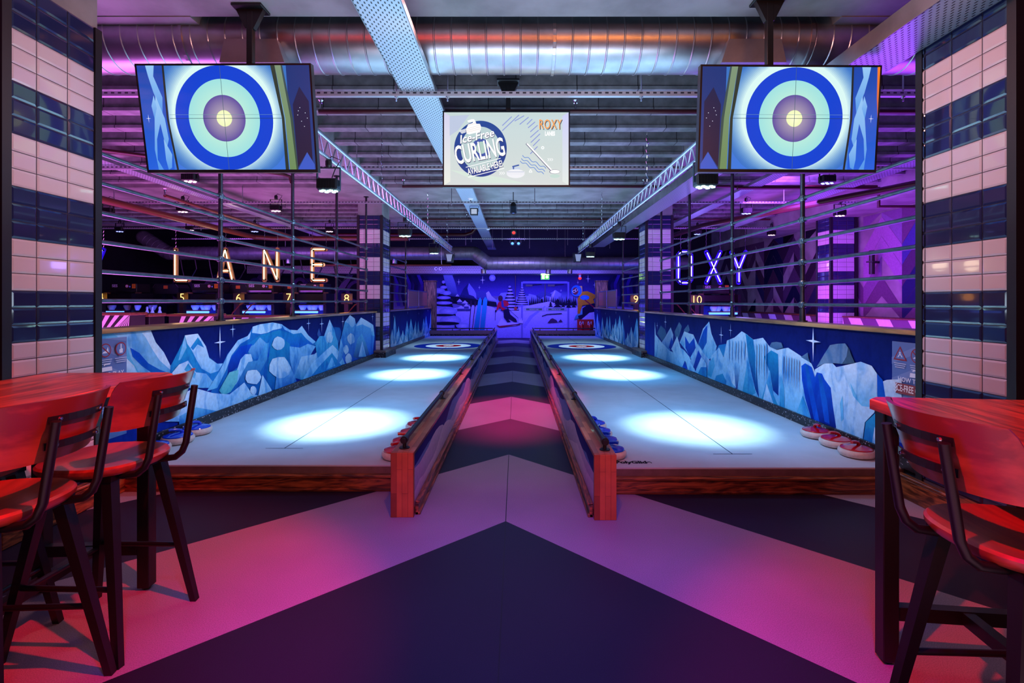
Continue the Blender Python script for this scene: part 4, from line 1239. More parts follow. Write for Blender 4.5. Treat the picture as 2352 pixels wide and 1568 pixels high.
# ================================================================ services under the ceiling
def duct(pts, r, label, seam, mk='steel'):
    t = thing('ventilation_duct', label, 'duct', pts[0])
    m = MB()
    for (a, b) in zip(pts, pts[1:]):
        a = Vector(a); b = Vector(b); L = (b - a).length; d = (b - a) / L
        n = int(L / seam)
        prof = []
        for i in range(n + 1):
            h = i * seam
            prof += [(r, h), (r, h + seam - .016), (r + .006, h + seam - .011), (r + .006, h + seam - .005)]
        prof = [p for p in prof if p[1] <= L] + [(r, L)]
        mm = MB(); mm.lathe(prof, (0, 0, 0), 'z', 40)
        q = Vector((0, 0, 1)).rotation_difference(d)
        m.raw([tuple(a + q @ Vector(v)) for v in mm.v], mm.f)
        for c_ in (a, b):
            m.lathe([(0.0001, -r * .999)] + [(r * 1.002 * math.sin(PI * k / 10), -r * 1.002 * math.cos(PI * k / 10)) for k in range(1, 10)] + [(0.0001, r * .999)], tuple(c_), 'z', 24)
    m.build('spiral_pipe', K[mk], t, True, smooth=True)
    return t


DZ, DY, DR = 3.455, 4.03, .225
nd = duct([(-9, DY, DZ), (7.2, DY, DZ)], DR, 'large spiral steel ventilation duct crossing the ceiling above the hanging screens', .135)
for x in (-2.03, 1.83):
    m = MB(); m.raw([(x - .20, 3.76, 3.36), (x + .20, 3.76, 3.36), (x + .25, 3.78, 3.19), (x - .25, 3.78, 3.19), (x - .20, 3.95, 3.36), (x + .20, 3.95, 3.36), (x + .25, 3.98, 3.19), (x - .25, 3.98, 3.19)], [(0, 3, 2, 1), (4, 5, 6, 7), (0, 4, 7, 3), (1, 2, 6, 5), (3, 7, 6, 2), (0, 1, 5, 4)])
    m.build('saddle_plate', K['far_steel'], nd, True)
for x in (-2.6, -.9, .3, 2.3):
    m = MB(); m.tube([(x, DY, DZ + .23 if 0 else 3.49), (x, DY - .0, DZ + .2)], .006)
    m.lathe([(DR + .01, -.012), (DR + .01, .012)], (x, DY, DZ), 'x', 32); m.build('hanger_band', K['steel'], nd, True)
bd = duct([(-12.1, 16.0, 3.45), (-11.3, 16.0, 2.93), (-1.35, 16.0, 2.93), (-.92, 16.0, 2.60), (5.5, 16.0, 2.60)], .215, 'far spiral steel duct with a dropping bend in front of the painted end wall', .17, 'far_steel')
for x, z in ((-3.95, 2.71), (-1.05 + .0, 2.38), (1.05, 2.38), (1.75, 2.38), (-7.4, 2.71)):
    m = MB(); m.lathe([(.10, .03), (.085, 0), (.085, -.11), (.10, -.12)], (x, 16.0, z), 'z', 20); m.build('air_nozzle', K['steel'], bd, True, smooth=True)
for x in (-7.5, -5.0, -2.2, 1.6, 4.2):
    MB().tube([(x, 16.0, 2.8 if x > -1 else 3.1), (x, 16.0, 4.5)], .008, 6).build('hanger_rod', K['steel'], bd, True)


def tray(x, z, w_, y0, y1, label, wall_h=.045, mk='tray'):
    t = thing('cable_tray', label, 'cable tray', (x, y0, z))
    m = MB(); m.box((x - w_ / 2, y0, z), (x + w_ / 2, y1, z + .004)); m.build('perforated_base', K[mk], t, True)
    for sx in (-1, 1):
        a = x + sx * w_ / 2
        m = MB(); m.box((a - .003, y0, z), (a + .003, y1, z + wall_h)); m.bar((a - sx * .008, y0, z + wall_h), (a - sx * .008, y1, z + wall_h), .018, .004); m.build('side_flange', K['steel'], t, True)
    return t


tray(-.852, 3.19, .30, 2.6, 4.30, 'wide pale perforated cable tray crossing under the near duct, middle of the ceiling')
tray(-.852, 3.215, .285, 4.34, 17.6, 'long pale perforated cable tray running down the middle of the ceiling')
tray(2.52, 3.02, .34, 1.9, 15.0, 'wide perforated cable tray passing above the right hanging screen', .12)
tray(3.87, 3.22, .22, 5.5, 13.5, 'narrow perforated cable tray over the right bay fence')
tray(5.35, 3.20, .24, 5.0, 13.0, 'perforated cable tray deep in the violet bowling bay')
tray(-5.62, 3.24, .22, 5.0, 15.0, 'thin perforated cable tray running over the pink bowling bay')
tray(-7.6, 3.22, .22, 7.5, 14.5, 'thin perforated cable tray furthest into the pink bowling bay')
# tray across in front of the end wall
t = thing('cable_tray', 'pink lit perforated tray running across just above the winter mural', 'cable tray', (0, 17.4, 2.39))
MB().box((-9.5, 17.37, 2.36), (5.2, 17.40, 2.62)).build('perforated_side', K['trayx'], t, True)
MB().box((-9.5, 17.37, 2.352), (5.2, 18.495, 2.36)).build('tray_base', K['strut'], t, True)
m = MB(); zc = P(1006, 617, 17.36)
for dx in (-.075, .075): m.lathe([(.058, -.004), (.058, 0)], (zc[0] + dx, 17.366, zc[2]), 'y', 18, 0); m.lathe([(.026, -.008), (.026, -.0045)], (zc[0] + dx + .012, 17.366, zc[2]), 'y', 14, 1)
m.build('googly_eyes', [K['pin'], K['plastic']], t, True)


def strut(y, z, x0, x1, label, rods=(), th=.04):
    t = thing('channel_rail', label, 'rail', (0, y, z), 'channel rails across the ceiling')
    MB().box((x0, y - th / 2, z - th / 2), (x1, y + th / 2, z + th / 2)).build('channel', K['strut'], t, True)
    for x in rods:
        m = MB(); m.tube([(x, y, z - .06), (x, y, 3.52 if y < 13.9 else 4.5)], .007, 6); m.lathe([(.016, -.03), (.016, -.018)], (x, y, z), 'z', 8); m.build('threaded_rod', K['steel'], t, True)
    return t


strut(4.32, 3.17, -6.5, 4.5, 'slotted channel rail below the near duct', (-5, -3.2, -1.05, -.6, 1.1, 3.4))
strut(6.80, 3.20, -8, 5.8, 'slotted channel rail level with the bottom edge of the hanging screens', (-6.5, -4.8, -2.2, 2.3, 4.4))
strut(9.18, 3.20, -9, 6.4, 'slotted channel rail under the flat concrete beam', (-7.5, -5.1, -1.2, .35, 3.2, 5.0), .035)
strut(12.5, 3.22, -12, 6.4, 'slotted channel rail over the far end of the lanes', (-8, -4, -1.4, .8, 4.4), .035)
strut(14.3, 3.18, -10, 5, 'slotted channel rail in the dark void ahead of the far duct', (-6, -3.1, -.95, -.4, .25, 1.2, 2.0), .03)
# extra drop rods in the dark void
for k, x in enumerate((-2.1, -1.55, -1.38, -.72, -.12, .10, .42, 1.6, 2.4, 2.9)):
    t = thing('drop_rod', 'thin steel rod hanging in the dark void above the far duct', 'rod', (x, 15.2, 4.5), 'drop rods in the dark void')
    MB().tube([(0, 0, 0), (0, 0, -1.5 + .1 * (k % 3))], .009, 6).build('rod', K['steel'], t)


def pipe(pts, r, k, label, name='sprinkler_pipe', joints=()):
    t = thing(name, label, 'pipe', pts[0])
    MB().tube(pts, r, 12).build('pipe_run', K[k], t, True, smooth=True)
    for q in joints:
        m = MB(); m.tube([(q[0], q[1], q[2]), (q[0], q[1], q[2] + .09)], r * .45, 8); m.lathe([(r * .9, .085), (r * .5, .10), (r * 1.1, .115)], q, 'z', 10)
        m.build('sprinkler_head', K['chrome'], t, True)
    return t


pipe([(-2.05, 5.12, 3.33), (6.2, 5.12, 3.33)], .024, 'redpipe', 'dark red sprinkler pipe passing behind the middle screen', joints=((-2.03, 5.12, 3.33), (.62, 5.12, 3.33)))
pipe([(-1.95, 8.45, 3.33), (6.2, 8.45, 3.33)], .024, 'redpipe', 'dark red sprinkler pipe below the middle screen', joints=((-1.93, 8.45, 3.33), (2.2, 8.45, 3.33)))
pipe([(-2.45 + .1, 12.0, 3.36), (6.2, 12.0, 3.36)], .022, 'redpipe', 'dark red sprinkler pipe among the far ceiling ribs', joints=((-1.2, 12.0, 3.36),))
pipe([(-6.0, 14.5, 3.32), (-1.5, 14.5, 3.32), (-1.3, 14.5, 3.38), (-1.2, 14.5, 3.5), (-1.0, 14.5, 3.53), (5.5, 14.5, 3.53)], .055, 'redpipe', 'thick red sprinkler main with a kink in the dark void')
pipe([(-7.0, 5.5, 3.08), (-7.0, 12.6, 3.08), (-6.9, 13.0, 3.06), (-6.5, 13.2, 3.05), (-2.9, 13.2, 3.05)], .065, 'orangepipe', 'thick orange sprinkler main turning over the pink bowling bay')
pipe([(-5.85, 8.2, 3.12), (-5.85, 13.1, 3.06)], .028, 'orangepipe', 'thin orange branch pipe beside the thick orange main', joints=((-5.85, 8.2, 3.12),))
pipe([(-8.0, 4.6, 3.32), (-3.6, 4.6 + 3.0, 3.32), (-3.52, 7.66, 3.30), (-3.5, 7.68, 3.2)], .026, 'redpipe', 'thin dark red pipe slanting under the ceiling over the pink bowling bay')
pipe([(6.6, 4.4, 2.98), (5.2, 7.6, 2.98), (4.2, 11.0, 3.06), (4.0, 13.2, 3.06)], .055, 'redpipe', 'thick red sprinkler main in the violet bowling bay')
pipe([(3.6, 8.0, 3.2), (5.9, 8.0, 3.2), (5.9, 8.0, 2.9), (7.0, 8.0, 2.9)], .028, 'redpipe', 'thin red branch pipe in the violet bowling bay')
pipe([(-2.0, 15.2, 2.48), (-6, 15.2, 2.48)], .03, 'orangepipe', 'copper coloured pipe below the far duct')
cp = bpy.data.objects['sprinkler_pipe.009']
for x in (-5.6, -4.1, -2.3):
    MB().tube([(x, 15.2, 2.48), (x, 15.2, 4.5)], .006, 6).build('hanger_rod', K['steel'], cp, True)

# ---------------------------------------------------------------- lattice trusses with lamps and speakers
def truss(x, label):
    t = thing('lattice_truss', label, 'truss', (x, 3.6, 2.74), 'aluminium lattice trusses')
    y0, y1, zl, zu = 3.6, 13.25, 2.665, 2.83
    for z in (zl, zu):
        MB().tube([(x, y0, z), (x, y1, z)], .019, 10).build('chord', K['truss'], t, True, smooth=True)
    m = MB(); n = int((y1 - y0) / .10); up = True
    for i in range(n):
        a = y0 + (y1 - y0) * i / n; b = y0 + (y1 - y0) * (i + 1) / n
        m.tube([(x, a, zl if up else zu), (x, b, zu if up else zl)], .007, 5); up = not up
    m.build('lattice', K['truss'], t, True)
    for y in (6.3, 9.6, 12.3):
        m = MB()
        for k in range(9):
            m.tube([(x + (.012 if k % 2 else 0), y - .012, 2.85 + k * .075), (x, y + .012, 2.85 + k * .075 + .04), (x - (.012 if k % 2 else 0), y, 2.85 + k * .075 + .075)], .005, 5)
        m.build('chain', K['chrome'], t, True)
    return t


truss(-1.72, 'aluminium lattice truss running above the left curling lane')
truss(1.68, 'aluminium lattice truss running above the right curling lane')


def par_proto(led, label, ztop, name='stage_lamp'):
    """origin at the clamp; hangs down"""
    t = thing(name, label, 'stage lamp', (0, 0, 0))
    m = MB(); m.cbox((-.095, -.06, -.27), (.095, .06, -.165), .012)
    for k in range(7): m.box((-.085 + k * .026, -.066, -.255), (-.075 + k * .026, .066, -.18))
    m.build('housing', K['plastic'], t)
    m = MB(); m.bar((-.105, 0, -.23), (-.105, 0, -.06), .006, .03); m.bar((.105, 0, -.23), (.105, 0, -.06), .006, .03); m.bar((-.108, 0, -.06), (.108, 0, -.06), .03, .006)
    m.build('yoke', K['black'], t)
    m = MB(); m.lathe([(.022, -.06), (.03, -.04), (.03, 0.0), (.022, .02)], (0, 0, 0), 'z', 10); m.build('clamp', K['black'], t)
    m = MB()
    for k in range(7):
        a = 2 * PI * k / 6; r = 0 if k == 6 else .056
        m.lathe([(.019, -.279), (.019, -.271)], (r * 1.2 * math.cos(a), r * .75 * math.sin(a), 0), 'z', 10)
    m.build('led_cluster', led, t)
    m = MB(); m.tube([(.03, 0, -.15), (.05, .03, -.06), (.10, .03, .02), (.02, .02, .05), (0, 0, .02)], .005, 5); m.build('cable', K['cable'], t)
    return t


PT = par_proto(K['led'], 'black stage lamp on the left truss, nearest the left hanging screen', 0)
PT.location = (-1.72, 4.52, 2.64)
for (x, y, lab) in ((-1.72, 7.62, 'black stage lamp on the left truss, second from the left hanging screen'),
                    (-1.72, 10.35, 'black stage lamp on the left truss, just before the far duct'),
                    (1.68, 4.36, 'black stage lamp on the right truss, peeking below the right hanging screen'),
                    (1.68, 8.0, 'black stage lamp on the right truss, in front of the slim right pillar'),
                    (1.68, 11.1, 'black stage lamp on the right truss, just before the far duct')):
    dup(PT, (x, y, 2.64), 0, lab)
for o_ in bpy.data.objects:
    if o_.parent is None and o_.name.startswith('stage_lamp'): o_['group'] = 'stage lamps'
PK = par_proto(K['led_pink'], 'stage lamp with pink leds, hanging left of the left fence behind the left screen', 0)
PK['group'] = 'stage lamps'
first = True
for px, py, Y, lab in ((437, 408, 6.8, 'pink stage lamp just below the left hanging screen'), (634, 478, 9.18, 'pink stage lamp right of centre over the pink bowling bay'),
                       (420, 480, 9.18, 'pink stage lamp left of centre over the pink bowling bay'), (437, 524, 12.5, 'pink stage lamp above the first glowing letter'),
                       (248, 484, 9.18, 'pink stage lamp peeking out beside the wide left pillar'), (757, 527, 12.5, 'pink stage lamp above the last glowing letter'),
                       (1929, 489, 9.18, 'pink stage lamp in front of the zigzag wall pillar'), (1772, 535, 12.5, 'pink stage lamp above the far part of the zigzag wall')):
    q = P(px, py, Y)
    if first: PK.location = (q[0], Y, q[2] + .22); PK['label'] = lab; first = False
    else: dup(PK, (q[0], Y, q[2] + .22), 0, lab, 'stage lamps')
PV = par_proto(K['led_violet'], '', 0); PV['group'] = 'stage lamps'
first = True
for px, py, Y, lab in ((585, 527, 12.5, 'violet stage lamp above the third glowing letter'), (275, 527, 12.5, 'violet stage lamp far over the pink bay, close to the wide left pillar'),
                       (1900, 412, 6.8, 'violet stage lamp just below the right hanging screen'), (1714, 484, 9.18, 'violet stage lamp in the middle of the violet bay'),
                       (1602, 533, 12.5, 'violet stage lamp above the glowing letter O')):
    q = P(px, py, Y)
    if first: PV.location = (q[0], Y, q[2] + .22); PV['label'] = lab; first = False
    else: dup(PV, (q[0], Y, q[2] + .22), 0, lab, 'stage lamps')

# speakers at the truss ends
for k, (x, s_) in enumerate(((-1.78, 'left'), (1.66, 'right'))):
    t = thing('loudspeaker', 'small white loudspeaker hanging at the far end of the %s truss' % s_, 'loudspeaker', (x, 13.2, 2.63), 'truss loudspeakers')
    m = MB(); m.raw([(-.10, -.08, 0), (.10, -.08, 0), (.12, .08, 0), (-.12, .08, 0), (-.06, -.08, -.22), (.06, -.08, -.22), (.10, .08, -.22), (-.10, .08, -.22)], [(0, 1, 2, 3), (7, 6, 5, 4), (0, 4, 5, 1), (1, 5, 6, 2), (2, 6, 7, 3), (3, 7, 4, 0)])
    m.build('cabinet', K['plastic'], t)
    m = MB(); m.raw([(-.085, -.085, -.01), (.085, -.085, -.01), (.05, -.085, -.20), (-.05, -.085, -.20)], [(0, 3, 2, 1)]); m.build('white_grille', K['white'], t)
    MB().bar((-.13, 0, -.1), (-.13, 0, .03), .01, .03).bar((.13, 0, -.1), (.13, 0, .03), .01, .03).bar((-.13, 0, .03), (.13, 0, .03), .03, .01).build('bracket', K['black'], t)

# middle: detector, flood lamp, spot lamps
for px, py, Y, lab in ((1081, 456, 8.9, 'white smoke detector under the middle tray, above the flood lamp'), (1121, 526, 12.6, 'white smoke detector under the middle tray, closest to the far duct')):
    q = P(px, py, Y)
    t = thing('smoke_detector', lab, 'smoke detector', (q[0], Y, q[2] + .02), 'smoke detectors')
    MB().lathe([(.06, .05), (.062, .02), (.045, 0), (.02, -.02), (0.0001, -.024)], (0, 0, -.03), 'z', 20).build('dome', K['white'], t, smooth=True)
    MB().lathe([(.015, -.03), (.012, -.045)], (0, 0, -.02), 'z', 12).build('sensor', K['plastic'], t)
q = P(1089, 486, 9.6)
t = thing('flood_lamp', 'small square flood lamp hanging under the middle cable tray', 'flood lamp', (q[0], 9.6, q[2]))
MB().cbox((-.075, -.02, -.07), (.075, .05, .07), .008).build('housing', K['plastic'], t)
m = MB(); m.box((-.055, -.026, -.048), (.055, -.021, .048)); m.build('glass', K['lamp_glass'], t)
MB().bar((-.085, .01, 0), (-.085, .01, .11), .006, .03).bar((.085, .01, 0), (.085, .01, .11), .006, .03).bar((-.088, .01, .11), (.088, .01, .11), .03, .006).build('bracket', K['black'], t)


def can(px, py, Y, led, lab, rz=0.0, s=1.0):
    q = P(px, py, Y)
    t = thing('spot_lamp', lab, 'spot lamp', (q[0], Y, q[2]), 'can spot lamps')
    m = MB(); m.lathe([(.03, .10), (.055, .07), (.06, -.05), (.065, -.10), (.055, -.10), (.05, -.085)], (0, 0, 0), 'z', 18); c1 = m.build('can', K['plastic'], t, smooth=True); c1.rotation_euler = (rz, 0, 0)
    MB().lathe([(.048, -.084), (.048, -.08)], (0, 0, 0), 'z', 16).lathe([(.0001, -.09), (.03, -.088), (.045, -.083)], (0, -.0, 0), 'z', 16).build('lens', led, t).rotation_euler = (rz, 0, 0)
    MB().bar((-.07, 0, -.02), (-.07, 0, .14), .006, .02).bar((.07, 0, -.02), (.07, 0, .14), .006, .02).bar((-.072, 0, .14), (.072, 0, .14), .02, .006).build('yoke', K['black'], t)
    MB().tube([(0, 0, .14), (0, 0, .30)], .008, 6).build('stem', K['black'], t)
    return t


can(1179, 478, 9.15, K['led_blue'], 'black can spot lamp hanging in the middle under the flat beam')
can(1180, 531, 12.5, K['led_red'], 'red glowing can spot lamp hanging in the middle, above the blue pair', -1.0)
a_ = can(1177, 556, 14.2, K['led_blue'], 'blue glowing can spot lamp, left one of the pair over the aisle end', -1.0)
a_ = can(1191, 556, 14.2, K['led_blue'], 'blue glowing can spot lamp, right one of the pair over the aisle end', -1.0)
# ================================================================ hanging screens
def screen(tl, tr, bl, label, painter, pole_x, pole_y, pole_top, wpx, hpx):
    """tl, tr, bl: world corners of the glass; painter draws in metres (0..wpx, 0..hpx)"""
    tl, tr, bl = Vector(tl), Vector(tr), Vector(bl)
    U = (tr - tl).normalized(); V = (tl - bl); V = (V - U * V.dot(U)).normalized(); N = U.cross(V).normalized()
    if N.y > 0: N = -N
    W = (tr - tl).length; H = (tl - bl).length
    t = thing('hanging_screen', label, 'television', tuple((tr + bl) / 2))
    m = MB()

    def q(u, v, n): return tuple(bl + U * u + V * v + N * n)
    def slab(u0, v0, u1, v1, n0, n1, mi=0):
        vs = [q(u0, v0, n0), q(u1, v0, n0), q(u1, v1, n0), q(u0, v1, n0), q(u0, v0, n1), q(u1, v0, n1), q(u1, v1, n1), q(u0, v1, n1)]
        m.raw(vs, [(0, 3, 2, 1), (4, 5, 6, 7), (0, 1, 5, 4), (1, 2, 6, 5), (2, 3, 7, 6), (3, 0, 4, 7)], mi)
    b = .013
    slab(-b, -b - .008, W + b, H + b, -.045, -.002)
    slab(W * .25, H * .12, W * .75, H * .6, -.085, -.045)
    m.build('casing', K['plastic'], t, True)
    m = MB()
    slab(-b, -b - .008, 0, H + b, -.002, .005); slab(W, -b - .008, W + b, H + b, -.002, .005); slab(0, H, W, H + b, -.002, .005); slab(0, -b - .008, W, 0, -.002, .005)
    m.build('bezel', K['plastic'], t, True)
    mb = MB(); F = Flat(mb, bl, U, V, N, .00015, clip=(0, 0, W, H))
    painter(F, W, H)
    mb.build('picture', K['screen'], t, True)
    m = MB(); zb = (tl.z + bl.z) / 2
    cy = (tl.y + bl.y) / 2
    m.cbox((pole_x - .022, pole_y - .022, zb - .1), (pole_x + .022, pole_y + .022, pole_top - .03), .003)
    m.build('pole', K['black'], t, True)
    m = MB(); m.cbox((pole_x - .11, pole_y - .07, pole_top - .02), (pole_x + .11, pole_y + .07, pole_top), .004)
    m.raw([(pole_x - .10, pole_y - .02, pole_top - .02), (pole_x + .10, pole_y - .02, pole_top - .02), (pole_x + .03, pole_y - .02, pole_top - .16), (pole_x - .03, pole_y - .02, pole_top - .16),
           (pole_x - .10, pole_y + .02, pole_top - .02), (pole_x + .10, pole_y + .02, pole_top - .02), (pole_x + .03, pole_y + .02, pole_top - .16), (pole_x - .03, pole_y + .02, pole_top - .16)],
          [(0, 1, 2, 3), (7, 6, 5, 4), (0, 4, 5, 1), (1, 5, 6, 2), (2, 6, 7, 3), (3, 7, 4, 0)])
    m.build('ceiling_bracket', K['black'], t, True)
    m = MB(); m.bar((pole_x, pole_y, zb), (pole_x, cy - N.y * .07, zb), .12, .16); m.build('mount_arm', K['black'], t, True)
    return t


def ring_picture(F, W, H, flip):
    def U(u): return (1 - u) * W if flip else u * W
    def R(u0, u1, c1, c2): a, b = sorted((U(u0), U(u1))); F.poly([(a, 0), (b, 0), (b, H), (a, H)], c1, c2)
    R(0, 1, (58, 116, 196), (62, 120, 220))
    cu, cv = (.48 if not flip else .47), .50
    cx = U(cu); cy = cv * H
    for k in range(14):
        q = k / 13; rx = .50 - .13 * q; c = tuple(int(a + (b - a) * q ** 1.4) for a, b in zip((58, 116, 200), (220, 250, 246)))
        F.ell(cx, cy + .03, rx * W / 1.22, rx * H / .70 * .98, c, c, 48)
    rr = .335 if flip else .35
    F.ell(cx, cy, rr * W / 1.22, rr * 1.02, (10, 70, 214), (14, 66, 210), 72)
    r2 = .255 if not flip else .245
    F.ell(cx, cy, r2 * W / 1.22, r2 * 1.04, (214, 250, 214), (160, 226, 226), 72)
    r3 = .152; F.ell(cx, cy, r3 * W / 1.22, r3 * 1.04, (196, 180, 190), (96, 78, 160), 56)
    F.ell(cx, cy, .055, .056, (255, 255, 214), (244, 250, 190), 36)
    F.line([(cx, 0), (cx, H)], .003, (70, 96, 110)); F.line([(U(.16), cy), (U(.82), cy)], .003, (30, 60, 90)); F.line([(U(.16), cy + .025), (U(.82), cy + .025)], .002, (110, 150, 160))
    # glacier wall, left edge in the left screen
    R(0, .155, (28, 70, 170), (30, 96, 220))
    for pts in ([(.05, 1), (.10, 1), (.09, .9), (.13, .7), (.12, .55), (.08, .75), (.06, .9)], [(.09, .72), (.13, .5), (.14, .3), (.12, .2), (.10, .45), (.07, .3), (.06, .1), (.09, 0), (.06, 0), (.05, .2), (.07, .5)], [(.11, .3), (.15, .15), (.14, .02), (.12, .0), (.11, .1)], [(.06, .62), (.08, .72), (.09, .6), (.07, .5)]):
        F.poly([(U(a), b * H) for a, b in pts], (150, 200, 246), (80, 150, 232))
    F.line([(U(.152), H), (U(.147), .5 * H), (U(.175), 0)], .014, (34, 40, 40))
    F.star(U(.035), .5 * H, .03)
    # timber and dark wall on the other edge
    R(.865, 1.0, (24, 52, 120), (34, 60, 130))
    F.poly([(U(.775), H), (U(.80), H), (U(.835), .5 * H), (U(.84), 0), (U(.82), 0), (U(.82), .5 * H)], (50, 60, 50), (40, 50, 40))
    F.poly([(U(.80), H), (U(.835), H), (U(.87), .5 * H), (U(.885), 0), (U(.845), 0), (U(.84), .5 * H)], (126, 150, 120), (110, 140, 90))
    F.poly([(U(.835), H), (U(.845), H), (U(.885), .5 * H), (U(.895), 0), (U(.885), 0), (U(.87), .5 * H)], (60, 80, 90), (60, 80, 60))
    F.poly([(U(.89), .63 * H), (U(.935), .80 * H), (U(.985), .66 * H), (U(.985), .08 * H), (U(.955), .17 * H), (U(.895), .02 * H)], (30, 34, 74), (40, 26, 54))
    F.poly([(U(.895), 0), (U(.955), .17 * H), (U(.995), .05 * H), (U(.995), 0)], (60, 90, 190), (60, 90, 200))
    for a, b in ((.92, .57), (.93, .60), (.96, .55), (.97, .50), (.935, .47), (.95, .42), (.915, .53)): F.ell(U(a), b * H, .003, .003, (220, 230, 250), n=6)
    if flip:
        F.poly([(W * .985, H), (W, H), (W, .5 * H), (W * .99, .7 * H)], (250, 130, 40), (200, 90, 60))


YL, YLb, YR_ = 3.44, 3.555, 3.345
lt, rt, lb = P(315, 151, YL), P(711, 150, YL), P(343, 390, YLb)
screen(lt, rt, lb, 'hanging screen showing blue and white target rings, above the left lane', lambda F, W, H: ring_picture(F, W, H, False), -1.94, 3.60, CEIL, 1.22, .7)
lt, rt, lb = P(1608, 153, 3.36), P(2015, 155, 3.36), P(1606, 388, 3.41)
screen(lt, rt, lb, 'hanging screen showing blue and white target rings, above the right lane', lambda F, W, H: ring_picture(F, W, H, True), 1.80, 3.50, CEIL, 1.22, .7)


def promo(F, W, H):
    def z(x, y): return ((x - 50) / 2225 * W, (1370 - y) / 1285 * H)
    s = W / 2225
    def PP(c, *pts): F.poly([z(*p) for p in pts], c)
    F.poly([(0, 0), (W, 0), (W, H), (0, H)], (198, 216, 214), (214, 222, 220))
    F.poly([(0, 0), (W * .05, .05 * H), (W * .05, .95 * H), (0, H)], (214, 210, 236), (236, 240, 228))
    F.poly([(W, 0), (W * .95, .05 * H), (W * .95, .95 * H), (W, H)], (206, 206, 244), (226, 236, 230))
    PP((214, 232, 220), (160, 1100), (700, 1330), (1500, 1340), (1100, 1240)); PP((190, 200, 222), (150, 150), (500, 130), (300, 400), (150, 500))
    # diagonal bars
    BAR = (140, 152, 214)
    for a, b, c_, d in ((1090, 320, 1260, 160), (1090, 410, 1390, 130), (1310, 240, 1480, 145), (1400, 300, 1560, 170), (1530, 300, 1625, 205), (1550, 360, 1675, 255), (1590, 430, 1720, 315), (1590, 530, 1740, 400), (1600, 620, 1765, 465), (1640, 680, 1760, 560), (1590, 820, 1720, 690)):
        F.line([z(a, b), z(c_, d)], 16 * s, BAR)
    # round badge
    a, b = z(700, 730)
    F.ell(a, b, 470 * s, 500 * s, (22, 62, 142), n=64); F.ell(a, b, 350 * s, 395 * s, (186, 208, 208), n=64); F.ell(a + .005, b, 165 * s, 185 * s, (60, 84, 166), n=48); F.ell(a + .01, b + .01, 95 * s, 110 * s, (176, 206, 196), n=40)
    WH = (255, 255, 255); OUT = (24, 30, 90)
    # stone on top of the badge
    PP(WH, (440, 380), (470, 330), (600, 290), (690, 290), (712, 340), (705, 400), (650, 440), (500, 478), (455, 460))
    PP(WH, (470, 330), (480, 300), (560, 275), (570, 255), (480, 262), (465, 235), (540, 210), (585, 208), (610, 240), (625, 285), (600, 305))
    for k in range(4): F.line([z(320 + 14 * k, 420 + 14 * k), z(440, 380 + 18 * k)], 11 * s, WH)
    for k in range(3): F.line([z(445, 385 + 30 * k), z(700, 310 + 34 * k)], 4 * s, (214, 170, 140))
    F.line([z(465, 325), z(630, 280)], 4 * s, (214, 170, 140))
    r = .19
    F.text('Ice-Free', *z(645, 520), 205 * s, OUT, sx=.93, rot=r + .02, shear=.25, bold=.0038)
    F.text('Ice-Free', *z(641, 514), 205 * s, WH, sx=.93, rot=r + .02, shear=.25, bold=.0022)
    F.text('CURLING', *z(695, 795), 460 * s, OUT, sx=.46, rot=r, bold=.006)
    F.text('CURLING', *z(690, 787), 460 * s, WH, sx=.46, rot=r, bold=.0045)
    F.line([z(440, 1060), z(1060, 900)], 12 * s, WH); F.line([z(480, 1235), z(1125, 1075)], 12 * s, WH)
    F.text('AVAILABLE HERE!', *z(790, 1075), 165 * s, OUT, sx=.50, rot=r + .05, bold=.0034)
    F.text('AVAILABLE HERE!', *z(786, 1070), 165 * s, WH, sx=.50, rot=r + .05, bold=.0018)
    # plain stone with a broom, standing in for the figure
    F.ell(*z(1328, 1170), 162 * s, 80 * s, (240, 242, 246), n=36); PP((236, 238, 244), (1168, 1130), (1488, 1130), (1488, 1190), (1168, 1190)); F.line([z(1180, 1140), z(1480, 1140)], 8 * s, (176, 190, 214))
    PP((200, 214, 236), (1250, 1095), (1260, 1060), (1400, 1060), (1420, 1095)); F.line([z(1270, 1050), z(1390, 1020)], 26 * s, (60, 96, 170)); F.line([z(1290, 1050), z(1290, 1095)], 24 * s, (60, 96, 170))
    F.line([z(1520, 640), z(1960, 1110)], 34 * s, (60, 60, 110)); F.line([z(1528, 640), z(1968, 1108)], 26 * s, WH)
    F.ell(*z(2025, 1138), 95 * s, 38 * s, (60, 60, 110), n=24); F.ell(*z(2028, 1138), 88 * s, 34 * s, WH, n=24)
    F.ell(*z(2028, 1215), 90 * s, 32 * s, (196, 222, 214), n=24)
    for k, (x0, y0) in enumerate(((1450, 850), (1430, 905), (1410, 950))):
        pts = [z(x0 + i * 20, y0 + i * 11 + 18 * math.sin(i * .9)) for i in range(22)]
        F.line(pts, 12 * s, (96, 140, 214))
    # marks
    for x0, y0 in ((1900, 925), (1040, 1165)):
        for k in range(3): F.line([z(x0 + 34 * k, y0 - 24), z(x0 + 24 + 34 * k, y0), z(x0 + 34 * k, y0 + 24)], 10 * s, WH)
    F.ell(*z(1811, 717), 28 * s, 28 * s, WH, n=24); F.ell(*z(1811, 717), 9 * s, 9 * s, (150, 200, 200), n=12)
    F.line([z(1568, 1148), z(1594, 1098), z(1622, 1148), z(1566, 1148)], 12 * s, WH)
    F.text('ROXY', *z(1955, 322), 240 * s, (30, 24, 60), sx=.60, bold=.0030, space=1.08); F.text('ROXY', *z(1945, 312), 240 * s, (255, 240, 200), sx=.60, bold=.0022, space=1.08); F.text('ROXY', *z(1945, 312), 240 * s, (240, 140, 10), sx=.60, bold=-.0004, space=1.08)
    F.text('LANES', *z(1940, 472), 100 * s, WH, sx=.62, bold=.0028)


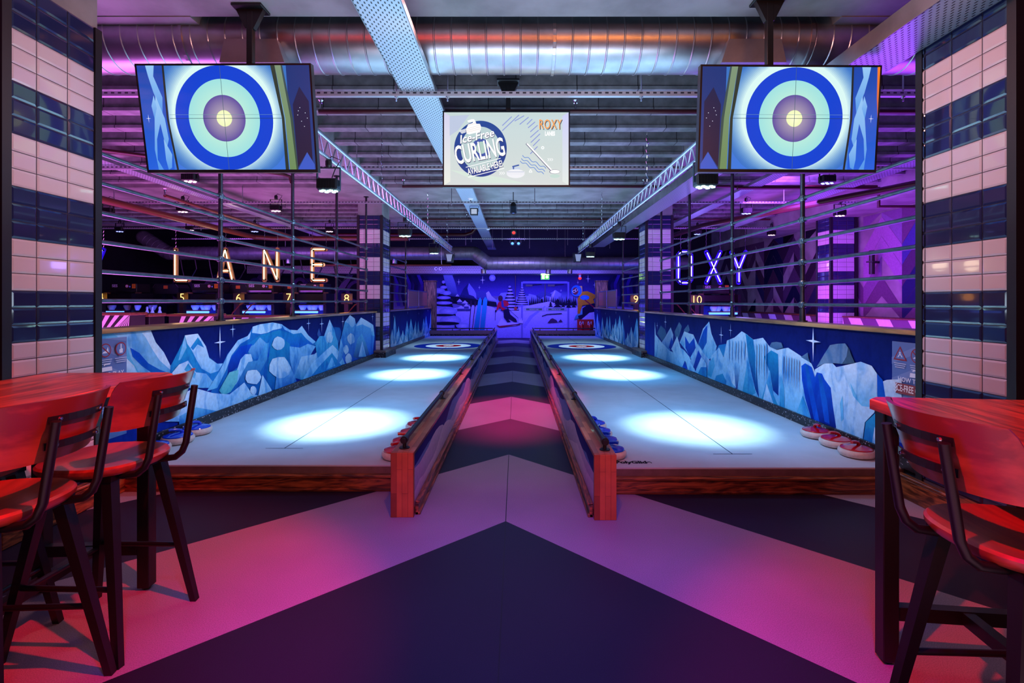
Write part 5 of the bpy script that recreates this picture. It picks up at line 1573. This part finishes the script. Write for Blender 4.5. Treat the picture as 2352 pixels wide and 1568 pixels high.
screen(P(1020, 258, 4.70), P(1306, 258, 4.70), P(1020, 425, 4.70), 'hanging screen advertising ice-free curling, in the middle above the aisle', promo, -.075, 4.80, 3.50, 1.19, .69)

# ================================================================ glowing letters
GLY = {
    'L': [[(.0, 1), (.0, 0), (.42, 0)]],
    'A': [[(.0, 0), (.235, 1), (.47, 0)], [(.10, .30), (.37, .30)]],
    'N': [[(0, 0), (0, 1), (.42, 0), (.42, 1)]],
    'E': [[(.44, 1), (0, 1), (0, 0), (.44, 0)], [(0, .5), (.36, .5)]],
    'O': [[(.09, 1), (0, .9), (0, .1), (.09, 0), (.33, 0), (.42, .1), (.42, .9), (.33, 1), (.09, 1)]],
    'X': [[(0, 1), (.45, 0)], [(.45, 1), (.0, 0)]],
    'Y': [[(0, 1), (.225, .45), (.45, 1)], [(.225, .45), (.225, 0)]],
}


def letter(ch, px, pt, pb, Y, neon, acr, label, grp):
    a = P(px, pb, Y); b = P(px, pt, Y); h = b[2] - a[2] - .1; z0 = a[2] + .05
    t = thing('neon_letter', label, 'neon letter', (a[0], Y, z0), grp)
    m = MB(); nb = MB()
    for st in GLY[ch]:
        pts = [(x * h, 0, z * h) for x, z in st]
        for p, q in zip(pts, pts[1:]):
            m.bar(p, q, .05, .115, up=(0, 1, 0)) if 0 else m.bar(p, q, .10, .05, up=(0, -1, 0))
        for p in pts:
            m.lathe([(.049, -.025), (.049, .025)], p, 'y', 14)
        for p, q in zip(pts, pts[1:]):
            d = (Vector(q) - Vector(p)).normalized() * .02
            nb.tube([Vector(p) + d + Vector((0, -.04, 0)), Vector(q) - d + Vector((0, -.04, 0))], .013, 8)
    m.build('backing', acr, t); nb.build('neon_tube', neon, t)
    xs = [p[0] for st in GLY[ch] for p in st if p[1] > .9]
    for x in {min(xs), max(xs)}:
        c = MB(); n = 10; L = 3.2 - z0 - h - .05
        c.tube([(x * h + (.008 if k % 2 else -.008), 0, h + .05 + L * k / n) for k in range(n + 1)], .006, 5); c.build('chain', K['chrome'], t)
    return t


YN = 12.5
letter('L', 404, 568, 648, YN, K['neon_warm'], K['acryl_warm'], 'warm white neon letter L', 'warm white neon letters')
letter('A', 502, 568, 648, YN, K['neon_warm'], K['acryl_warm'], 'warm white neon letter A', 'warm white neon letters')
letter('N', 608, 568, 648, YN, K['neon_warm'], K['acryl_warm'], 'warm white neon letter N', 'warm white neon letters')
letter('E', 718, 568, 648, YN, K['neon_warm'], K['acryl_warm'], 'warm white neon letter E', 'warm white neon letters')
letter('Y', 206, 568, 648, YN, K['neon_blue'], K['acryl_blue'], 'blue neon letter Y half hidden by the wide left pillar', 'blue neon letters')
letter('O', 1557, 574, 654, YN, K['neon_blue'], K['acryl_blue'], 'blue neon letter O beside the slim right pillar', 'blue neon letters')
letter('X', 1622, 574, 654, YN, K['neon_blue'], K['acryl_blue'], 'blue neon letter X', 'blue neon letters')
letter('Y', 1680, 574, 654, YN, K['neon_blue'], K['acryl_blue'], 'blue neon letter Y next to the neon X', 'blue neon letters')

# glowing lane numbers
for txt, px, py in (('4', 234, 684), ('5', 420, 684), ('6', 549, 685), ('7', 664, 684), ('8', 797, 686), ('9', 1460, 688), ('10', 1599, 689)):
    q = P(px, py, 12.9 if txt == '9' else 12.2)
    t = thing('lane_number', 'glowing orange lane number %s' % txt, 'lane number', q, 'glowing lane numbers')
    vs, fs = text_data(txt, .29, 'CENTER', .95, -.004)
    m = MB(); T = Matrix.Rotation(PI / 2, 4, 'X')
    m.raw(vs, fs, 0, Matrix.Translation((0, -.03, 0)) @ T)
    m.build('neon_digit', K['neon_orange'], t)
    MB().box((-.14 if len(txt) < 2 else -.2, -.012, -.13), (.14 if len(txt) < 2 else .2, .0, .13)).build('dark_plate', K['plastic'], t)
    MB().bar((0, 0, -.13), (0, 0, -q[2] + .0), .10, .12).build('stand', K['machine'], t)
    l = bpy.data.lights.new('number_glow', 'POINT'); l.color = (1, .35, .04); l.energy = 2.2; l.shadow_soft_size = .1
    lo = bpy.data.objects.new('number_glow', l); COL.objects.link(lo); lo.location = (q[0], q[1] - .2, q[2] + .02)
for x, c_, e_ in ((-8.2, (1, .8, .55), 9), (-7.0, (1, .8, .55), 9), (-5.8, (1, .8, .55), 9), (-5.0, (1, .8, .55), 9), (4.4, (.3, .2, 1), 22), (5.6, (.3, .2, 1), 22), (-10.4, (.3, .2, 1), 18)):
    l = bpy.data.lights.new('neon_glow', 'POINT'); l.color = c_; l.energy = e_; l.shadow_soft_size = .15
    lo = bpy.data.objects.new('neon_glow', l); COL.objects.link(lo); lo.location = (x, 12.1, 2.25)

# ================================================================ pin machines
def machine(px, label, wpx=62, Y=13.4, dy=0, cw_=1.45):
    x0 = P(px - wpx / 2, 0, Y)[0]; x1 = P(px + wpx / 2, 0, Y)[0]; c = (x0 + x1) / 2; hw = (x1 - x0) / 2
    def z(y): return EYE - (y + dy - VY) * Y / FPX
    t = thing('pin_machine', label, 'pin machine', (c, Y, 0), 'pin machines at the end of the bowling lanes')
    MB().cbox((-hw, 0, z(672)), (hw, .5, z(651)), .01).cbox((-hw * 1.25, .05, z(690)), (hw * 1.25, .5, z(674)), .01).build('housing', K['machine'], t)
    m = MB(); G = Flat(m, (0, -.004, 0), (1, 0, 0), (0, 0, 1), (0, -1, 0), .001)
    G.text('SES', -hw * .62, z(656.5), .10, (200, 170, 210), sx=1.1, bold=.002); m.build('logo_print', K['print'], t)
    m = MB(); G = Flat(m, (0, -.004, 0), (1, 0, 0), (0, 0, 1), (0, -1, 0), .001)
    G.ell(hw * .28, z(657), .042, .042, (200, 90, 120), n=18); G.ell(hw * .28, z(657), .03, .03, (225, 210, 225), n=18); G.ell(hw * .28, z(657), .012, .014, (20, 10, 20), n=10)
    G.ell(hw * .5, z(658), .022, .022, (120, 130, 220), n=14); m.build('round_sticker', K['print'], t)
    m = MB(); G = Flat(m, (0, -.004, 0), (1, 0, 0), (0, 0, 1), (0, -1, 0), .001)
    G.poly([(hw * .66, z(662)), (hw * .92, z(662)), (hw * .92, z(652)), (hw * .66, z(652))], (216, 120, 30))
    for k in range(3): G.line([(hw * .70, z(654 + 2.4 * k)), (hw * .88, z(654 + 2.4 * k))], .008, (110, 50, 20))
    m.build('warning_label', K['print'], t)
    m = MB(); m.tube([(-hw * .9, -.03, z(667.5)), (hw * .9, -.03, z(667.5))], .012, 8); m.tube([(-hw * .9, -.03, z(670)), (hw * .9, -.03, z(670))], .008, 8); m.build('roller', K['chrome'], t)
    for s_ in (-1, 1):
        MB().cbox((s_ * hw * 1.15 - .07, -.04, z(674.5)), (s_ * hw * 1.15 + .07, .02, z(671)), .004).build('sensor_bracket', K['orange_cap'], t)
    MB().cbox((-hw * .7, -.35, z(700)), (hw * cw_, .35, z(697.5)), .006).build('pin_table', K['machine'], t)
    for k in range(4):
        MB().lathe([(.10, 0), (.10, -.04), (.055, -.13), (.05, -.14)], (-hw * .4 + k * (hw * cw_ + hw * .1) / 3.6, -.2 + .12 * (k % 2), z(700.5)), 'z', 16).build('pin_cup', K['cup'], t, smooth=True)
    MB().tube([(-hw, -.45, z(715.5)), (hw, -.45, z(715.5))], .03, 8).build('tube_light', K['glow_tube'], t)
    MB().cbox((-hw * 1.05, -.5, z(713.5)), (hw * 1.05, -.38, z(711)), .006).build('light_shelf', K['orange_cap'], t)
    m = MB(); m.box((-hw * 1.35, .3, .1), (hw * 1.35, .34, z(690))); m.build('back_curtain', K['hood'], t)
    for s_ in (-1, 1):
        MB().box((s_ * hw * 1.35 - .04, -.3, 0), (s_ * hw * 1.35 + .04, .3, z(674))).build('side_post', K['machine'], t)
    return t


machine(283, 'pin machine between glowing numbers 4 and 5', cw_=3.2)
machine(472, 'pin machine between glowing numbers 5 and 6')
machine(597, 'pin machine between glowing numbers 6 and 7')
machine(715, 'pin machine between glowing numbers 7 and 8', 60)
machine(1645, 'pin machine to the right of glowing number 10', 62, dy=3)
for k, (px, py, Y, lab) in enumerate(((338, 719, 12.9, 'white bowling pin hanging to the left of a pair'), (350, 719, 13.1, 'white bowling pin hanging in the middle'), (367, 719, 12.9, 'white bowling pin hanging alone at the right'))):
    q = P(px, py, 13.2)
    t = thing('bowling_pin', lab + ', under the first pin machine', 'bowling pin', q, 'hanging bowling pins')
    MB().lathe([(.025, -.17), (.045, -.13), (.060, -.05), (.045, .03), (.024, .09), (.032, .14), (.02, .175), (.0001, .185)], (0, 0, 0), 'z', 16).build('pin_body', K['pin'], t, smooth=True)
    MB().tube([(0, 0, .18), (0, 0, .20)], .004, 5).build('string', K['cable'], t)
# side hoods between the machines
for k, (px, w_, lab) in enumerate(((357, 60, 'right of the first'), (528, 42, 'right of the second'), (650, 34, 'right of the third'))):
    q0 = P(px - w_ / 2, 652, 13.6); q1 = P(px + w_ / 2, 674, 13.6)
    t = thing('machine_hood', 'black rounded machine hood with an orange label, %s pin machine' % lab, 'machine hood', ((q0[0] + q1[0]) / 2, 14.0, 0), 'rounded machine hoods')
    hw = (q1[0] - q0[0]) / 2
    m = MB(); pr = [(-hw, q1[2]), (-hw, q0[2] - .1), (-hw * .8, q0[2]), (hw * .8, q0[2]), (hw, q0[2] - .1), (hw, q1[2])]
    n = len(pr); m.raw([(a, 0, b) for a, b in pr] + [(a, .5, b) for a, b in pr], [tuple(range(n - 1, -1, -1)), tuple(range(n, 2 * n))] + [(i, (i + 1) % n, (i + 1) % n + n, i + n) for i in range(n)])
    m.build('shell', K['machine'], t)
    MB().tube([(a * 1.01, -.01, b + .01) for a, b in pr[1:5]], .012, 6).build('trim_edge', K['post'], t)
    m = MB(); G = Flat(m, (0, -.004, 0), (1, 0, 0), (0, 0, 1), (0, -1, 0), .001); G.poly([(-.06, q0[2] - .12), (.06, q0[2] - .12), (.06, q0[2] - .03), (-.06, q0[2] - .03)], (190, 100, 30)); m.build('label', K['print'], t)
    MB().bar((-hw * .6, .25, 0), (-hw * .6, .25, q1[2]), .08, .08).bar((hw * .6, .25, 0), (hw * .6, .25, q1[2]), .08, .08).build('frame_leg', K['machine'], t)
# dark wall fittings behind the left machines: slanted ducts and cables
for k, px in enumerate((415, 448, 480, 560, 600, 650, 690, 735, 765, 805)):
    q = P(px, 640, 15.95)
    t = thing('hanging_cable', 'dim purple cable loop hanging behind the pin machines', 'cable', (q[0], 15.95, 2.72), 'cable loops behind the pin machines')
    MB().tube([(0, 0, 0), (.05, 0, -.3), (.12 * (-1) ** k, 0, -.6), (.3 * (-1) ** k, 0, -.75)], .02, 6).build('cable_run', K['post'], t)


def striped(x0, x1, Y, z0, z1, label, d, colA=(214, 200, 214), colB=(22, 18, 26), slope=1.0, capw=None, n=5):
    t = thing('striped_barrier', label, 'barrier', ((x0 + x1) / 2, Y, 0), 'striped low barriers in the bowling bays')
    MB().box((x0, Y, 0), (x1, Y + .35, z1)).build('body', K['darkwall'], t, True)
    m = MB(); G = Flat(m, (0, Y - .002, 0), (1, 0, 0), (0, 0, 1), (0, -1, 0), .0008, clip=(x0, z0, x1, z1))
    G.poly([(x0, z0), (x1, z0), (x1, z1), (x0, z1)], colB)
    H = z1 - z0; w_ = (x1 - x0) / n; k = -3
    while k < n + 2:
        a = x0 + k * w_; G.poly([(a, z0), (a + w_ * .5, z0), (a + w_ * .5 + H * slope, z1), (a + H * slope, z1)], colA); k += 1
    m.build('striped_face', K['stripe'], t, True)
    MB().cbox((x0 - .03, Y - .04, z1), (x1 + .03, Y + .38, z1 + .05), .008).build('wooden_cap', K['orange_cap'], t, True)
    return t


for px0, px1, Y, lab in ((190, 299, 8.6, 'black and white striped barrier nearest the wide left pillar'), (388, 492, 10.2, 'black and white striped barrier below glowing number 5'), (512, 668, 11.3, 'black and white striped barrier below glowing numbers 6 and 7')):
    ztop = EYE - ((724 if Y < 9 else 726 if Y < 11 else 729) - VY) * Y / FPX
    striped(P(px0, 0, Y)[0], P(px1, 0, Y)[0], Y, .3, ztop, lab, 0, slope=1.1, n=5)
# lane return units with orange caps
for px0, px1, py, Y, lab in ((302, 343, 727, 9.0, 'dark cabinet with an orange wooden top beside the nearest striped barrier'), (495, 512, 730, 10.65, 'small orange topped box beside the middle striped barrier')):
    a = P(px0, py, Y); b = P(px1, py, Y)
    t = thing('low_cabinet', lab, 'cabinet', ((a[0] + b[0]) / 2, Y, 0))
    MB().cbox((a[0], Y, 0), (b[0], Y + .4, a[2]), .01).build('body', K['machine'], t, True)
    MB().cbox((a[0] - .02, Y - .03, a[2]), (b[0] + .02, Y + .42, a[2] + .06), .01).build('wooden_top', K['orange_cap'], t, True)
# hooped ball rails
for px, Y, sg, lab in ((525, 11.8, 1, 'pair of orange hoop rails below glowing number 6'), (790, 11.8, 1, 'pair of orange hoop rails below glowing number 8'), (1605, 11.6, -1, 'pair of orange hoop rails below glowing number 10')):
    t = thing('hoop_rail', lab, 'hoop rail', P(px, 735, Y), 'orange hoop rails')
    for k in (0, 1):
        x = .18 * k * sg
        MB().tube([(x, k * .2, -.905), (x + sg * .02, k * .2, 0), (x + sg * .10, k * .2, .18), (x + sg * .26, k * .2, .36), (x + sg * .34, k * .2, .40)], .014, 8).build('hoop', K['orangepipe'], t, smooth=True)

# booth bench along the violet bay wall
for y0, y1, lab in ((11.05, 16.4, 'diagonally striped booth back beyond the zigzag wall pillar'), (7.0, 10.45, 'diagonally striped booth back in front of the zigzag wall pillar, nearest the camera')):
    t = thing('booth_bench', lab, 'booth bench', (7.0, (y0 + y1) / 2, 0), 'striped booth benches')
    X = 6.95
    MB().box((X, y0, 0), (7.34, y1, 1.02)).build('back', K['darkwall'], t, True)
    MB().cbox((X - .5, y0, .0), (X - .01, y1, .45), .02).build('seat', K['machine'], t, True)
    m = MB(); G = Flat(m, (X - .002, 0, 0), (0, 1, 0), (0, 0, 1), (-1, 0, 0), .0008, clip=(y0, .45, y1, 1.02))
    G.poly([(y0, .45), (y1, .45), (y1, 1.02), (y0, 1.02)], (96, 60, 92))
    y = y0 - .6
    while y < y1 + .5:
        G.poly([(y, .45), (y + .36, .45), (y + .36 + .40, 1.02), (y + .40, 1.02)], (206, 190, 210)); y += .78
    m.build('striped_face', K['stripe'], t, True)
    MB().cbox((X - .03, y0, 1.02), (7.345, y1, 1.05), .008).build('wooden_cap', K['orange_cap'], t, True)
t = thing('wall_lamp', 'black up and down wall lamp on the violet zigzag wall', 'wall lamp', (7.2, 9.95, 2.15))
MB().lathe([(.05, -.24), (.05, .24)], (0, 0, 0), 'z', 14).build('cylinder', K['plastic'], t); MB().lathe([(.1, 0), (.1, .02)], (0, 0, 0), 'z', 18).bar((0, 0, 0), (.14, 0, 0), .04, .04).build('bracket', K['black'], t)

# graffiti on the end wall behind the pin machines
m = MB(); F = Flat(m, (0, 18.495, 0), (1, 0, 0), (0, 0, 1), (0, -1, 0), .0006, clip=(-12.9, 0, -4.7, 2.6))
F.poly([(-12.9, .3), (-4.7, .3), (-4.7, 2.6), (-12.9, 2.6)], (26, 22, 38))
r = random.Random(5)
for i in range(15):
    u = -12.6 + i * .56; v = 1.5 + .5 * r.random()
    cc = ((92, 60, 110), (60, 40, 90), (120, 84, 130), (40, 34, 96))[i % 4]
    if i % 3 == 0:
        F.line([(u + .45 * math.cos(a * .35), v + .4 * math.sin(a * .35)) for a in range(14)], .12, cc)
    elif i % 3 == 1:
        F.poly([(u, v - .6), (u + .7, v + .5), (u + .95, v + .5), (u + .25, v - .6)], cc)
    else:
        F.ell(u, v, .26, .3, cc, n=20); F.ell(u, v, .14, .17, (24, 20, 34), n=16)
tag(m.build('graffiti_painting', K['mural']), 'dim purple graffiti shapes on the end wall behind the pin machines', 'wall painting')

# ================================================================ rule boards on the low walls
def board(x, side, y0, y1, label, icons, mirror):
    t = thing('rules_board', label, 'notice board', (x + side * .004, (y0 + y1) / 2, .75))
    m = MB(); G = Flat(m, (x + side * .004, 0, 0), (0, 1, 0), (0, 0, 1), (side, 0, 0), .0004, clip=(y0, .35, y1, 1.10))
    zt = 1.085 if side > 0 else 1.065
    BG, BG2 = (96, 116, 168), (116, 134, 182)
    W = y1 - y0
    # reading direction: on the left wall text runs towards +y, on the right wall towards -y
    d = 1 if side > 0 else -1
    G.U = Vector((0, d, 0)); G.O = Vector((x + side * .004, y0 if d > 0 else y1, 0)); G.clip = (0, .35, W, zt)
    G.poly([(0, .35), (W, .35), (W, zt), (0, zt)], BG, (70, 110, 176))
    for k in range(5):
        G.poly([(0, .45 + .15 * k), (W / 2, .55 + .15 * k), (W, .45 + .15 * k), (W, .50 + .15 * k), (W / 2, .60 + .15 * k), (0, .50 + .15 * k)], BG2)
    RD, WT = (150, 28, 40), (226, 230, 240)
    xs = (W * .17, W * .5, W * .83)
    for k, u in enumerate(xs):
        v = zt - .085
        if icons[k] == 'tri':
            G.poly([(u - .062, v - .045), (u + .062, v - .045), (u, v + .055)], RD); G.poly([(u - .046, v - .036), (u + .046, v - .036), (u, v + .038)], BG)
            G.line([(u - .02, v - .025), (u, v), (u + .02, v - .022)], .007, WT); G.ell(u, v + .008, .007, .007, WT, n=10)
        else:
            G.ell(u, v, .050, .050, RD, n=28); G.ell(u, v, .042, .042, BG, n=28)
            if icons[k] == 'shoe':
                G.poly([(u - .03, v - .02), (u + .028, v - .02), (u + .02, v + .025), (u + .008, v), (u - .02, v - .01)], WT); G.line([(u - .034, v + .03), (u + .034, v - .03)], .008, RD)
            else:
                G.poly([(u - .014, v - .03), (u + .016, v - .03), (u + .018, v), (u + .006, v + .004), (u + .006, v + .036), (u - .004, v + .036), (u - .004, v), (u - .016, v - .006)], WT)
        for j in range(3): G.line([(u - .055 + .006 * j, v - .068 - .014 * j), (u + .055 - .006 * j, v - .068 - .014 * j)], .006, (190, 198, 220))
    G.poly([(W / 2 - .05, zt - .235), (W / 2 + .05, zt - .235), (W / 2 + .045, zt - .205), (W / 2 - .045, zt - .205)], WT); G.line([(W / 2 - .02, zt - .195), (W / 2 - .02, zt - .185), (W / 2 + .03, zt - .185)], .009, WT)
    G.text('HOW TO PLAY', W / 2, zt - .262, .045, WT, bold=.0008)
    G.poly([(W * .12, zt - .365), (W * .88, zt - .355), (W * .88, zt - .285), (W * .12, zt - .290)], (130, 26, 36))
    G.text('ICE-FREE CURLING', W / 2, zt - .325, .066, (235, 225, 220), sx=.62, bold=.0012)
    for s_ in (.055, W - .055):
        for k in range(3): G.line([(s_ - .016, zt - .29 - .024 * k), (s_, zt - .306 - .024 * k), (s_ + .016, zt - .29 - .024 * k)], .006, WT)
    for k in range(8): G.line([(W * .16, zt - .40 - .018 * k), (W * (.84 - .05 * (k % 3)), zt - .40 - .018 * k)], .004, (170, 186, 214))
    m.build('printed_face', K['print'], t, True)
    MB().box((min(x, x + side * .004), y0, .35), (max(x, x + side * .004), y1, zt)).build('panel', K['white'], t, True)
    return t


board(-2.968, 1, 3.345, 3.745, 'blue rules board with red pictograms on the left low wall by the pillar', ('tri', 'shoe', 'hand'), False)
board(2.738, -1, 3.12, 3.575, 'blue rules board with red pictograms on the right low wall by the pillar', ('tri', 'shoe', 'hand'), True)

# ================================================================ curling stones
def stone(mat_, label):
    t = thing('curling_stone', label, 'curling stone', (0, 0, 0))
    MB().lathe([(.085, 0), (.112, .008), (.122, .025), (.122, .042), (.113, .056), (.095, .060)], seg=36).build('stone_body', K['stone_body'], t, smooth=True)
    MB().lathe([(.108, .0595), (.104, .066), (.07, .076), (.03, .082), (.0001, .083)], seg=36).build('colour_cap', mat_, t, smooth=True)
    m = MB(); m.tube([(.035, 0, .076), (.028, 0, .090), (.014, 0, .102), (-.01, 0, .108), (-.045, 0, .113), (-.065, 0, .112)], .014, 10, r1=.0115)
    m.build('handle', mat_, t, smooth=True)
    MB().lathe([(.095, .001), (.095, .006)], seg=24).build('base_ring', K['plastic'], t)
    return t


SR = stone(K['stone_red'], 'red-topped curling stone by the right low wall, nearest the platform front'); SR.location = (2.585, 3.735, .181); SR.rotation_euler = (0, 0, .5)
SR['group'] = 'red curling stones'
RT = 'red-topped curling stone '; BT = 'blue-topped curling stone '
for x, y, rz, lab in ((2.60, 3.995, .2, RT + 'by the right low wall, middle of the row of three'), (2.60, 4.26, 1.4, RT + 'by the right low wall, furthest from the platform front'),
                      (-.885, 3.70, 1.0, RT + 'against the left divider, nearest the platform front'), (-.885, 3.96, .3, RT + 'against the left divider, second from the front'),
                      (-.885, 4.23, 1.8, RT + 'against the left divider, third from the front'), (-.885, 4.50, .9, RT + 'against the left divider, last of the row of four')):
    dup(SR, (x, y, .181), rz, lab, 'red curling stones')
SB = stone(K['stone_blue'], BT + 'against the right divider, nearest the platform front'); SB.location = (.712, 3.72, .181); SB.rotation_euler = (0, 0, 2.6); SB['group'] = 'blue curling stones'
for x, y, rz, lab in ((.712, 3.99, 2.2, BT + 'against the right divider, second from the front'), (.712, 4.26, 1.2, BT + 'against the right divider, third from the front'), (.712, 4.53, .4, BT + 'against the right divider, last of the row of four'),
                      (-2.83, 4.36, 1.2, BT + 'by the left low wall, peeking out beside a stool back'), (-2.81, 4.09, .8, BT + 'by the left low wall, seen through a stool frame'), (-2.82, 3.82, 2.0, BT + 'by the left low wall, mostly hidden behind a stool')):
    dup(SB, (x, y, .181), rz, lab, 'blue curling stones')

# ================================================================ bar tables
def table(x0, x1, y0, y1, zt, legs, label, inward, pivot):
    t = thing('bar_table', label, 'bar table', (pivot[0], pivot[1], 0))
    th = .04; c = .035
    pts = [(x0, y0), (x1, y0), (x1, y1 - c), (x1 - c, y1), (x0 + c, y1), (x0, y1 - c)]
    m = MB(); n = len(pts); e_ = .005
    cx, cy = (x0 + x1) / 2, (y0 + y1) / 2
    def ins(p): return (p[0] + (e_ if p[0] < cx else -e_), p[1] + (e_ if p[1] < cy else -e_))
    rings = [[(*p, zt - th) for p in pts], [(*p, zt - e_) for p in pts], [(*ins(p), zt) for p in pts]]
    vs = [v for r in rings for v in r]
    fs = [tuple(range(n - 1, -1, -1)), tuple(range(2 * n, 3 * n))]
    for r in range(2):
        for i in range(n): fs.append((r * n + i, r * n + (i + 1) % n, (r + 1) * n + (i + 1) % n, (r + 1) * n + i))
    m.raw(vs, fs); m.build('table_top', K['table'], t, True)
    xa, xb, ya, yb = legs
    L = .055
    for x in (xa, xb):
        for y in (ya, yb):
            MB().cbox((x - L / 2, y - L / 2, .012), (x + L / 2, y + L / 2, zt - th), .003).lathe([(.016, 0), (.018, .006), (.016, .012)], (x, y, 0), 'z', 12).build('leg', K['black'], t, True)
    m = MB()
    for y in (ya, yb): m.box((xa, y - .02, zt - th - .045), (xb, y + .02, zt - th))
    for x in (xa, xb): m.box((x - .02, ya, zt - th - .045), (x + .02, yb, zt - th))
    m.build('apron', K['black'], t, True)
    for y in (ya, yb): MB().box((xa, y - .018, .165), (xb, y + .018, .215)).build('cross_stretcher', K['black'], t, True)
    xm = (xa + xb) / 2
    MB().box((xm - .02, ya, .168), (xm + .02, yb, .212)).build('long_stretcher', K['black'], t, True)
    return t


LT = table(-2.31, -1.69, .55, 2.455, 1.0, (-2.22, -1.75, .72, 2.325), 'long red-lit wooden bar table on black legs beside the left tiled pillar', 1, (-1.69, 2.455)); LT.rotation_euler = (0, 0, .052)
RT_ = table(1.345, 2.0, .20, 1.90, .985, (1.40, 1.93, .36, 1.855), 'red-lit wooden bar table on black legs beside the right tiled pillar', -1, (1.345, 1.90)); RT_.rotation_euler = (0, 0, -.115)


# ================================================================ bar stools
def stool():
    t = thing('bar_stool', '', 'bar stool', (0, 0, 0), 'wooden bar stools with black metal frames')
    # seat: rounded square dish, faces +x
    prof = [(.150, -.040), (.190, -.036), (.2, -.022), (.201, -.008), (.194, .0), (.175, -.002), (.12, -.008), (.05, -.010), (.0001, -.010)]
    m = MB(); m.lathe(prof, (0, 0, .72), 'z', 48, sq=2.6); m.build('seat', K['seatwood'], t, smooth=True)
    m = MB(); m.box((-.15, -.15, .66), (.15, -.115, .682)); m.box((-.15, .115, .66), (.15, .15, .682)); m.box((-.15, -.15, .66), (-.115, .15, .682)); m.box((.115, -.15, .66), (.15, .15, .682))
    m.build('seat_frame', K['black'], t)
    tops = [(a * .125, b * .125, .668) for a, b in ((1, 1), (-1, 1), (-1, -1), (1, -1))]
    bots = [(a * .228, b * .207, 0) for a, b in ((1, 1), (-1, 1), (-1, -1), (1, -1))]
    for p, q in zip(tops, bots):
        MB().bar(p, q, .040, .040, .026, .026, up=(0, 1, 0)).build('leg', K['black'], t)
    for i in (0, 2, 3):
        j = (i + 1) % 4; f = .60 if i % 2 == 0 else .63
        a = Vector(tops[i]).lerp(Vector(bots[i]), f); b = Vector(tops[j]).lerp(Vector(bots[j]), f)
        MB().tube([a, b], .0105, 10).build('foot_rail', K['black'], t, smooth=True)
    for s_ in (-1, 1):
        y = s_ * .103
        pts = [(-.05, y * .9, .672), (-.16, y, .672), (-.215, y, .680), (-.245, y, .705), (-.262, y, .745), (-.30, y, .99)]
        # rounded bend
        m = MB(); m.tube(pts, .0135, 10); m.build('back_post', K['black'], t, smooth=True)
    # curved plywood back
    m = MB(); nu, nv = 24, 10; W2_, H2_ = .212, .098; zc = .957; vs = []; fs = []
    def pos(u, v, n):
        # superellipse corners
        k = 1 - max(0, abs(v) - .72) / .28 * (0.05 if abs(v) > .72 else 0)
        y = u * W2_ * k
        x = -.283 - .035 * v + 2.1 * y * y
        nx = Vector((1, -4.2 * y, .0)).normalized()
        return (x + nx.x * n, y + nx.y * n, zc + v * H2_ * (1 - .04 * max(0, abs(u) - .8) / .2))
    for lay, n in ((0, 0.0), (1, .013)):
        for i in range(nu + 1):
            for j in range(nv + 1):
                vs.append(pos(-1 + 2 * i / nu, -1 + 2 * j / nv, n))
    S = (nu + 1) * (nv + 1)
    def ix(l, i, j): return l * S + i * (nv + 1) + j
    for i in range(nu):
        for j in range(nv):
            fs.append((ix(0, i, j), ix(0, i, j + 1), ix(0, i + 1, j + 1), ix(0, i + 1, j))); fs.append((ix(1, i, j), ix(1, i + 1, j), ix(1, i + 1, j + 1), ix(1, i, j + 1)))
    for i in range(nu):
        for j in (0, nv):
            a = (ix(0, i, j), ix(0, i + 1, j), ix(1, i + 1, j), ix(1, i, j)); fs.append(a if j == 0 else tuple(reversed(a)))
    for j in range(nv):
        for i in (0, nu):
            a = (ix(0, i, j), ix(1, i, j), ix(1, i, j + 1), ix(0, i, j + 1)); fs.append(a if i == 0 else tuple(reversed(a)))
    m.raw(vs, fs); m.build('backrest', K['seatwood'], t, smooth=True)
    for z, x in ((.992, -.297), (.912, -.285)):
        m = MB(); pts = []
        for k in range(9):
            y = -.103 + .206 * k / 8; pts.append((x + 2.1 * y * y + (.0 if abs(y) < .09 else 0), y, z))
        for p, q in zip(pts, pts[1:]): m.bar(p, q, .006, .022)
        m.build('cross_strap', K['black'], t)
        for y in (-.075, .075):
            MB().lathe([(.0001, -.007), (.005, -.006), (.006, 0)], (x - .002 + 2.1 * y * y, y, z), 'x', 10).build('screw', K['chrome'], t)
    return t


S1 = stool(); S1.location = (-1.69, 2.03, 0); S1.rotation_euler = (0, 0, PI - .03); S1['label'] = 'bar stool at the left table, the one closer to the curling lane'
dup(S1, (-1.69, 1.57, 0), PI + .05, 'bar stool at the left table, closest to the camera with its back to the aisle')
dup(S1, (-2.15, 1.86, 0), .04, 'bar stool on the pillar side of the left table, only a leg in view')
dup(S1, (1.395, 1.345, 0), -.04, 'bar stool at the right table with its back to the aisle')
